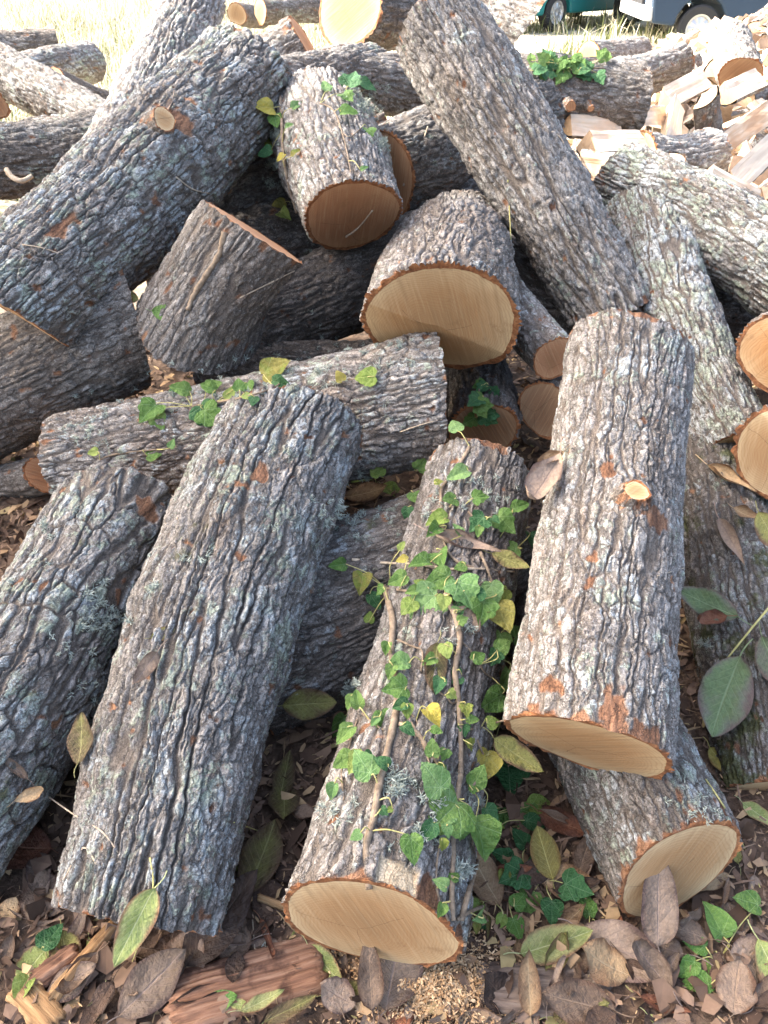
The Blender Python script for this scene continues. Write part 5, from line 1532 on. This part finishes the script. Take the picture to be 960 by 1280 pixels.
# ------------------------------------------------------------------ bark slabs and splinters on the ground
def slab(name, label, cat, M, sx, sy, sz, mat, seed, jag=0.1, nx=26, ny=34):
    x = np.linspace(-.5, .5, nx); y = np.linspace(-.5, .5, ny)
    X, Y = np.meshgrid(x, y)
    ed = 1 + jag * perlin(Y * 7 + seed, X * 0 + np.sign(X), 0, seed) * np.abs(X) * 2
    ey = 1 + jag * perlin(X * 9 + seed, Y * 0 + np.sign(Y) * 2, 0, seed + 1) * np.abs(Y) * 2
    h = 0.5 + 0.5 * perlin(X * sx / 0.011 + 40 + 0.8 * perlin(Y * sy / 0.05, X * 3, 0, seed + 9), Y * sy / 0.12 + 9, 0, seed + 2) + 0.4 * perlin(X * sx / 0.006, Y * sy / 0.09, 0, seed + 3) + 0.5 * perlin(X * sx / 0.06 + 3, Y * sy / 0.2 + 9, 0, seed + 4)
    fall = np.clip(np.minimum((0.5 - np.abs(X)) * 12, (0.5 - np.abs(Y)) * 14), 0, 1)
    Z = sz * (0.35 + 0.65 * h) * (0.25 + 0.75 * fall) + sz * 0.8 * (1 - (2 * X) ** 2)
    top = np.stack([X * sx * ed, Y * sy * ey, Z], -1).reshape(-1, 3)
    bot = top * np.array([0.97, 0.97, 0]) + np.array([0, 0, -0.01])
    q = grid_quads(nx, ny); n = nx * ny
    edge = list(range(nx)) + [nx * (j + 1) - 1 for j in range(1, ny)] + [n - 2 - i for i in range(nx - 1)] + [nx * (ny - 1 - j) for j in range(1, ny - 1)]
    e = np.array(edge); e2 = np.roll(e, -1)
    side = np.stack([e2, e, e + n, e2 + n], -1)
    me = quad_mesh(name, np.concatenate([top, bot]), np.concatenate([q, q[:, ::-1] + n, side]))
    return tag(put(name, me, None, M, mat), label, cat)


def lay(h, deg, up=0.0, tilt=0.0):
    n = (h[1] * 0.3 + Vector((0, 0, 1))).normalized()
    a = R(deg); d = Vector((math.cos(a), math.sin(a), 0)); d = (d - n * d.dot(n)).normalized()
    x = d.cross(n)
    M = Matrix((x, d, n)).transposed().to_4x4(); M.translation = h[0] + n * up
    return M


if SLABS[0]: slab('bark_slab', 'reddish fibrous slab of inner bark lying between the two front logs', 'bark slab', lay(SLABS[0], 17, 0.006), 0.11, 0.27, 0.014, M_REDBARK, 1)
if SLABS[1]: slab('bark_slab', 'grey brown bark plate on the sawdust in front', 'bark slab', lay(SLABS[1], -4, 0.006), 0.085, 0.24, 0.010, M_GREYBARK, 2)
if SLABS[2]: slab('wood_splinter', 'orange brown wood splinter slanting at the lower left', 'splinter', lay(SLABS[2], 60, 0.016), 0.026, 0.15, 0.012, M_CHIP, 3, 0.2, 12, 24)
if SLABS[3]: slab('wood_splinter', 'broad pale wood chip at the lower left corner', 'splinter', lay(SLABS[3], -35, 0.016), 0.05, 0.11, 0.010, M_CHIP, 4, 0.2, 14, 20)
if SLABS[4]: slab('wood_splinter', 'red brown bark chip behind the orange splinter', 'splinter', lay(SLABS[4], 40, 0.014), 0.04, 0.09, 0.012, M_REDBARK, 5, 0.2, 14, 20)
if SLABS[5]: slab('wood_splinter', 'small curved wood shaving in the gap left of the ivy log', 'splinter', lay(SLABS[5], -20, 0.02), 0.012, 0.07, 0.006, M_CHIP, 6, 0.2, 8, 20)

# ------------------------------------------------------------------ loose litter and sawdust (nobody could count it)
def scraps(name, pts, smin, smax, mat, seed, aspect=0.45, thick=0.25, lift=0.004, kind_skew=1.0):
    rng = np.random.RandomState(seed)
    n = len(pts)
    P = np.array(pts)
    a = rng.normal(0, 1, (n, 3)) * np.array([1, 1, 0.35]); a /= np.linalg.norm(a, axis=1)[:, None]
    b = np.cross(a, rng.normal(0, 0.35, (n, 3)) + np.array([0, 0, 1])); b /= np.linalg.norm(b, axis=1)[:, None]
    c = np.cross(a, b)
    s = rng.uniform(smin, smax, (n, 1)); w = s * aspect * rng.uniform(0.5, 1.3, (n, 1)); k = s * thick * rng.normal(0, 1, (n, 1))
    P = P + np.array([0, 0, 1]) * (lift + rng.uniform(0, 0.012, (n, 1)))
    v = [P - a * s - b * w * 0.5, P - a * s * 0.7 + b * w * 0.7, P + c * k - b * w, P + c * k + b * w * 0.9, P + a * s - b * w * 0.3, P + a * s * 0.8 + b * w * 0.6]
    co = np.stack(v, 1).reshape(-1, 3)
    i = np.arange(n)[:, None] * 6
    q = np.concatenate([i + np.array([[0, 2, 3, 1]]), i + np.array([[2, 4, 5, 3]])])
    me = quad_mesh(name, co, q, smooth=False, attrs={'rnd': np.repeat(rng.uniform(0, 1, n) ** kind_skew, 6)})
    return tag(put(name, me, None, None, mat), kind='stuff')


rg = np.random.RandomState(12)
N = 15000
x = rg.uniform(-1.7, 1.9, N); y = rg.uniform(0.1, 3.2, N)
scraps('leaf_litter', np.column_stack([x, y, ground_z(x, y)]), 0.006, 0.026, M_LITTER, 31)
x = rg.uniform(-1.5, 1.7, 1800); y = rg.uniform(0.2, 2.4, 1800)
scraps('leaf_fragments', np.column_stack([x, y, ground_z(x, y)]), 0.018, 0.045, M_LITTER, 36, 0.5, 0.35, 0.006, 1.8)
x = rg.uniform(-1.2, 1.3, 9000); y = rg.uniform(0.25, 1.3, 9000)
scraps('wood_crumbs', np.column_stack([x, y, ground_z(x, y)]), 0.003, 0.009, M_LITTER, 32, 0.3)
x = rg.uniform(-1.4, 1.6, 2200); y = rg.uniform(0.2, 2.2, 2200)
scraps('twig_litter', np.column_stack([x, y, ground_z(x, y)]), 0.012, 0.045, M_LITTER, 35, 0.07, 0.12, 0.006)
o = hit(535, 1232)
if o:
    N = 7000
    x = o[0].x + rg.normal(0, 0.075, N); y = o[0].y + rg.normal(0, 0.05, N)
    scraps('sawdust', np.column_stack([x, y, ground_z(x, y) + 0.02 * np.exp(-((x - o[0].x) / 0.07) ** 2 - ((y - o[0].y) / 0.05) ** 2)]), 0.0015, 0.005, M_SAWDUST, 33, 0.4)
x = rg.uniform(0.8, 6.5, 9000); y = rg.uniform(3.2, 9, 9000)
scraps('wood_chips', np.column_stack([x, y, ground_z(x, y)]), 0.012, 0.05, M_SAWDUST, 34, 0.35)

# ------------------------------------------------------------------ dry grass and weeds behind the pile
def grass(name, pts, hmin, hmax, seed, green=0.0, wid=0.006):
    rng = np.random.RandomState(seed)
    n = len(pts); P = np.array(pts)
    hgt = rng.uniform(hmin, hmax, (n, 1))
    d = rng.normal(0, 1, (n, 2)); d /= np.linalg.norm(d, axis=1)[:, None]
    lean = rng.uniform(0.05, 1.15, (n, 1))
    w = np.column_stack([-d[:, 1], d[:, 0], np.zeros(n)]) * wid * rng.uniform(0.6, 1.5, (n, 1))
    D = np.column_stack([d, np.zeros(n)])
    Zv = np.array([[0, 0, 1.0]])
    p1 = P + Zv * hgt * 0.5 + D * hgt * lean * 0.25
    p2 = P + Zv * hgt * (0.95 - 0.3 * lean) + D * hgt * lean * 0.9
    co = np.stack([P - w, P + w, p1 - w * 0.8, p1 + w * 0.8, p2 - w * 0.15, p2 + w * 0.15], 1).reshape(-1, 3)
    i = np.arange(n)[:, None] * 6
    q = np.concatenate([i + np.array([[0, 1, 3, 2]]), i + np.array([[2, 3, 5, 4]])])
    r = np.clip(rng.uniform(0, 1, n) - green * rng.uniform(0, 1, n), 0, 1)
    me = quad_mesh(name, co, q, smooth=False, attrs={'rnd': np.repeat(r, 6)})
    return tag(put(name, me, None, None, M_GRASS), kind='stuff')


def clumps(n, per, xr, yr, spread, seed, keep):
    r = np.random.RandomState(seed); out = []
    while len(out) < n * per:
        x, y = r.uniform(*xr), r.uniform(*yr)
        if not keep(x, y): continue
        xx = x + r.normal(0, spread, per); yy = y + r.normal(0, spread, per)
        out += list(np.column_stack([xx, yy, ground_z(xx, yy) - 0.01]))
    return out


grass('dry_grass', clumps(1250, 30, (-10, 1.2), (5.4, 22), 0.09, 51, lambda x, y: x < -0.05 * y + 0.2 and x > -0.62 * y - 0.5), 0.2, 0.6, 52, 0.25)
grass('weeds', clumps(150, 40, (-6, 4.5), (5.2, 19), 0.12, 53, lambda x, y: (x < 0.5 or (y > 11 and x > 2.2))), 0.12, 0.5, 54, 0.8, 0.010)
grass('stubble', clumps(500, 14, (-2, 9), (7.5, 24), 0.2, 55, lambda x, y: x > -0.05 * y), 0.03, 0.12, 56, 0.1, 0.006)

# ------------------------------------------------------------------ parked vehicles far behind
M_TEAL = mat_plain('teal_paint', (0.015, 0.17, 0.17), 0.3)
M_PBLUE = mat_plain('pale_blue_paint', (0.25, 0.46, 0.56), 0.4)
M_DBLUE = mat_plain('slate_blue_paint', (0.03, 0.05, 0.08), 0.5, 0.0, 0.2)
M_WHITE = mat_plain('white_paint', (0.75, 0.75, 0.73), 0.4)
M_TYRE = mat_plain('rubber', (0.025, 0.025, 0.026), 0.85)
M_RIM = mat_plain('steel_rim', (0.5, 0.5, 0.5), 0.35, 0.7)
M_GLASS = mat_plain('car_glass', (0.02, 0.03, 0.035), 0.08, 0.0, 0.8, 0.02)
M_BUMP = mat_plain('bumper_plastic', (0.45, 0.46, 0.46), 0.45)
M_DARK = mat_plain('dark_plastic', (0.02, 0.02, 0.022), 0.6)
M_RED = mat_plain('tail_lamp_red', (0.45, 0.02, 0.015), 0.2)
M_CLEAR = mat_plain('lamp_glass', (0.7, 0.7, 0.68), 0.15)


def bm_mesh(name, fn):
    bm = bmesh.new(); fn(bm)
    bmesh.ops.recalc_face_normals(bm, faces=bm.faces)
    me = bpy.data.meshes.new(name); bm.to_mesh(me); bm.free()
    for p in me.polygons: p.use_smooth = False
    return me


def box(bm, c, s, bev=0.02):
    r = bmesh.ops.create_cube(bm, size=1, matrix=Matrix.Translation(c) @ Matrix.Diagonal((*s, 1)))
    ed = list({e for v in r['verts'] for e in v.link_edges})
    if bev: bmesh.ops.bevel(bm, geom=ed, offset=bev, segments=2, profile=0.6, affect='EDGES')


def body_profile(bm, prof, wid, tumble, belt):
    """prof: closed outline (x, z) ; extruded across y, narrowing above the belt"""
    f = []
    for sgn in (-1, 1):
        f.append([bm.verts.new((x, sgn * (wid / 2 - tumble * max(0, z - belt)), z)) for x, z in prof])
    n = len(prof)
    bm.faces.new(f[0]); bm.faces.new(f[1][::-1])
    for i in range(n):
        j = (i + 1) % n
        bm.faces.new((f[0][i], f[0][j], f[1][j], f[1][i]))


def arch(cx, r, z0, n=9):
    return [(cx + r * math.cos(math.pi - math.pi * i / (n - 1)), z0 + r * math.sin(math.pi * i / (n - 1))) for i in range(n)]


def wheel(parent, loc, M0, r=0.33, w=0.2):
    e_m = M0 @ Matrix.Translation(loc)
    def ty(bm):
        pr = [(r * 0.62, -w / 2), (r * 0.92, -w / 2), (r, -w * 0.36), (r, w * 0.36), (r * 0.92, w / 2), (r * 0.62, w / 2)]
        ring = []
        for k in range(28):
            a = 6.2832 * k / 28
            ring.append([bm.verts.new((q * math.cos(a), y, q * math.sin(a))) for q, y in pr])
        for k in range(28):
            A, B = ring[k], ring[(k + 1) % 28]
            for i in range(len(pr)):
                j = (i + 1) % len(pr)
                bm.faces.new((A[i], A[j], B[j], B[i]))
    def rim(bm):
        for s in (-1, 1):
            c = bm.verts.new((0, s * w * 0.30, 0)); ring = []
            for k in range(20):
                a = 6.2832 * k / 20
                ring.append([bm.verts.new((q * math.cos(a), s * y, q * math.sin(a))) for q, y in ((r * 0.63, w * 0.5), (r * 0.55, w * 0.44), (r * 0.5, w * 0.28 if k % 2 else w * 0.36), (r * 0.18, w * 0.42))])
            for k in range(20):
                A, B = ring[k], ring[(k + 1) % 20]
                for i in range(3): bm.faces.new((A[i], A[i + 1], B[i + 1], B[i]))
                bm.faces.new((A[3], B[3], c))
    t = put('wheel', bm_mesh('wheel', ty), parent, e_m, M_TYRE)
    put('rim', bm_mesh('rim', rim), t, e_m, M_RIM)


def vehicle(name, label, loc, rz, paint, kind):
    M0 = Matrix.Translation(loc) @ Matrix.Rotation(rz, 4, 'Z')
    root = empty(name, label, 'van' if 'van' in name else ('trailer' if kind == 'trailer' else 'car'), None, 'vehicles parked behind the wood pile', M0)
    wid = 1.75
    if kind == 'van':      # rear at -x
        prof = [(-2.2, 0.27)] + arch(-1.35, 0.38, 0.27) + [(0.9, 0.25)] + arch(1.35, 0.38, 0.27) + [(2.25, 0.32), (2.3, 0.8), (2.15, 1.0), (1.5, 1.15), (0.85, 1.85), (0.5, 1.93), (-1.9, 1.95), (-2.15, 1.8), (-2.25, 1.0)]
        win = [((-1.5, 1.45), 0.85), ((-0.4, 1.45), 0.85), ((0.55, 1.42), 0.55)]
        belt, tum = 1.05, 0.14
    elif kind == 'pickup':
        prof = [(-2.3, 0.5)] + arch(-1.4, 0.45, 0.5) + [(0.8, 0.48)] + arch(1.4, 0.45, 0.5) + [(2.25, 0.5), (2.3, 1.0), (2.2, 1.15), (0.95, 1.2), (0.5, 1.75), (-0.6, 1.78), (-0.75, 1.2), (-2.3, 1.15)]
        win = [((-0.1, 1.45), 0.8)]
        belt, tum = 1.18, 0.2
    else:
        prof = [(-2.0, 0.35)] + arch(-1.25, 0.37, 0.35) + [(0.8, 0.33)] + arch(1.3, 0.37, 0.35) + [(2.0, 0.38), (2.05, 0.7), (1.9, 0.85), (1.0, 0.98), (0.45, 1.40), (-1.1, 1.42), (-1.8, 1.02), (-2.05, 0.9)]
        win = [((-0.75, 1.16), 0.8), ((0.15, 1.16), 0.75)]
        belt, tum = 0.95, 0.3
    def bd(bm):
        body_profile(bm, prof, wid, tum, belt)
    b = put('body', bm_mesh('body', bd), root, M0, paint)
    bv = b.modifiers.new('bevel', 'BEVEL'); bv.width = 0.035; bv.segments = 2; bv.limit_method = 'ANGLE'; bv.angle_limit = R(35)
    for (wx, wz), wl in win:
        for s in (-1, 1):
            def wf(bm, wx=wx, wz=wz, wl=wl, s=s):
                hh = 0.24 if kind != 'car' else 0.17
                y0 = wid / 2 - tum * max(0, wz - hh - belt) + 0.006; y1 = wid / 2 - tum * (wz + hh - belt) + 0.006
                vs = [bm.verts.new((wx + dx * wl / 2, s * yy, wz + dz * hh)) for dx, dz, yy in ((-1, -1, y0), (1, -1, y0), (0.86, 1, y1), (-0.86, 1, y1))]
                f = bm.faces.new(vs)
                r = bmesh.ops.extrude_face_region(bm, geom=[f])
                bmesh.ops.translate(bm, vec=(0, s * 0.006, 0), verts=[v for v in r['geom'] if isinstance(v, bmesh.types.BMVert)])
            put('window', bm_mesh('window', wf), root, M0, M_GLASS)
    wr = {'van': (1.35, -1.35, 0.30), 'pickup': (1.4, -1.4, 0.36), 'car': (1.3, -1.25, 0.31)}[kind]
    for wx in wr[:2]:
        for s in (-1, 1): wheel(root, Vector((wx, s * (wid / 2 - 0.11), wr[2])), M0, wr[2])
    fx = max(p[0] for p in prof); bx_ = min(p[0] for p in prof)
    z = {'van': 0.40, 'pickup': 0.62, 'car': 0.5}[kind]
    put('bumper', bm_mesh('bumper', lambda bm: box(bm, (fx + 0.02, 0, z), (0.14, wid * 0.98, 0.18), 0.04)), root, M0, M_BUMP)
    put('bumper', bm_mesh('bumper', lambda bm: box(bm, (bx_ - 0.02, 0, z), (0.16, wid * 0.98, 0.18), 0.04)), root, M0, M_BUMP)
    for s in (-1, 1):
        put('headlight', bm_mesh('headlight', lambda bm, s=s: box(bm, (fx - 0.04, s * wid * 0.37, 0.78 if kind != 'car' else 0.66), (0.1, 0.3, 0.17), 0.03)), root, M0, M_CLEAR)
        put('tail_lamp', bm_mesh('tail_lamp', lambda bm, s=s: box(bm, (bx_ + 0.02, s * wid * 0.43, 0.95 if kind != 'car' else 0.8), (0.08, 0.16, 0.4 if kind == 'van' else 0.2), 0.02)), root, M0, M_RED)
    put('grille', bm_mesh('grille', lambda bm: box(bm, (fx - 0.005, 0, 0.8 if kind != 'car' else 0.64), (0.08, wid * 0.42, 0.2), 0.02)), root, M0, M_DARK)
    return root


vehicle('van', 'teal van parked on the bright ground beyond the pile', (3.54, 18.08, 0), R(42), M_TEAL, 'van')
vehicle('pickup', 'pale blue pickup standing right of the teal van', (6.1, 17.55, 0), R(-138), M_PBLUE, 'pickup')
vehicle('car', 'dark slate car parked right of the pale blue pickup', (6.0, 14.3, 0), R(178), M_DBLUE, 'car')
# low white trailer behind the heap
TM = Matrix.Translation((9.2, 17.2, 0)) @ Matrix.Rotation(R(-5), 4, 'Z')
tr_ = empty('trailer', 'low white flatbed trailer behind the firewood heap', 'trailer', None, 'vehicles parked behind the wood pile', TM)
put('bed', bm_mesh('bed', lambda bm: box(bm, (0, 0, 1.02), (3.6, 1.8, 0.34), 0.03)), tr_, TM, M_WHITE)
put('chassis', bm_mesh('chassis', lambda bm: box(bm, (0, 0, 0.74), (3.3, 0.9, 0.2), 0.02)), tr_, TM, M_DARK)
for xx in (-0.7, 0.15):
    for s in (-1, 1): wheel(tr_, Vector((xx, s * 0.78, 0.32)), TM, 0.32)
put('drawbar', bm_mesh('drawbar', lambda bm: box(bm, (-2.3, 0, 0.72), (1.2, 0.12, 0.1), 0.02)), tr_, TM, M_DARK)
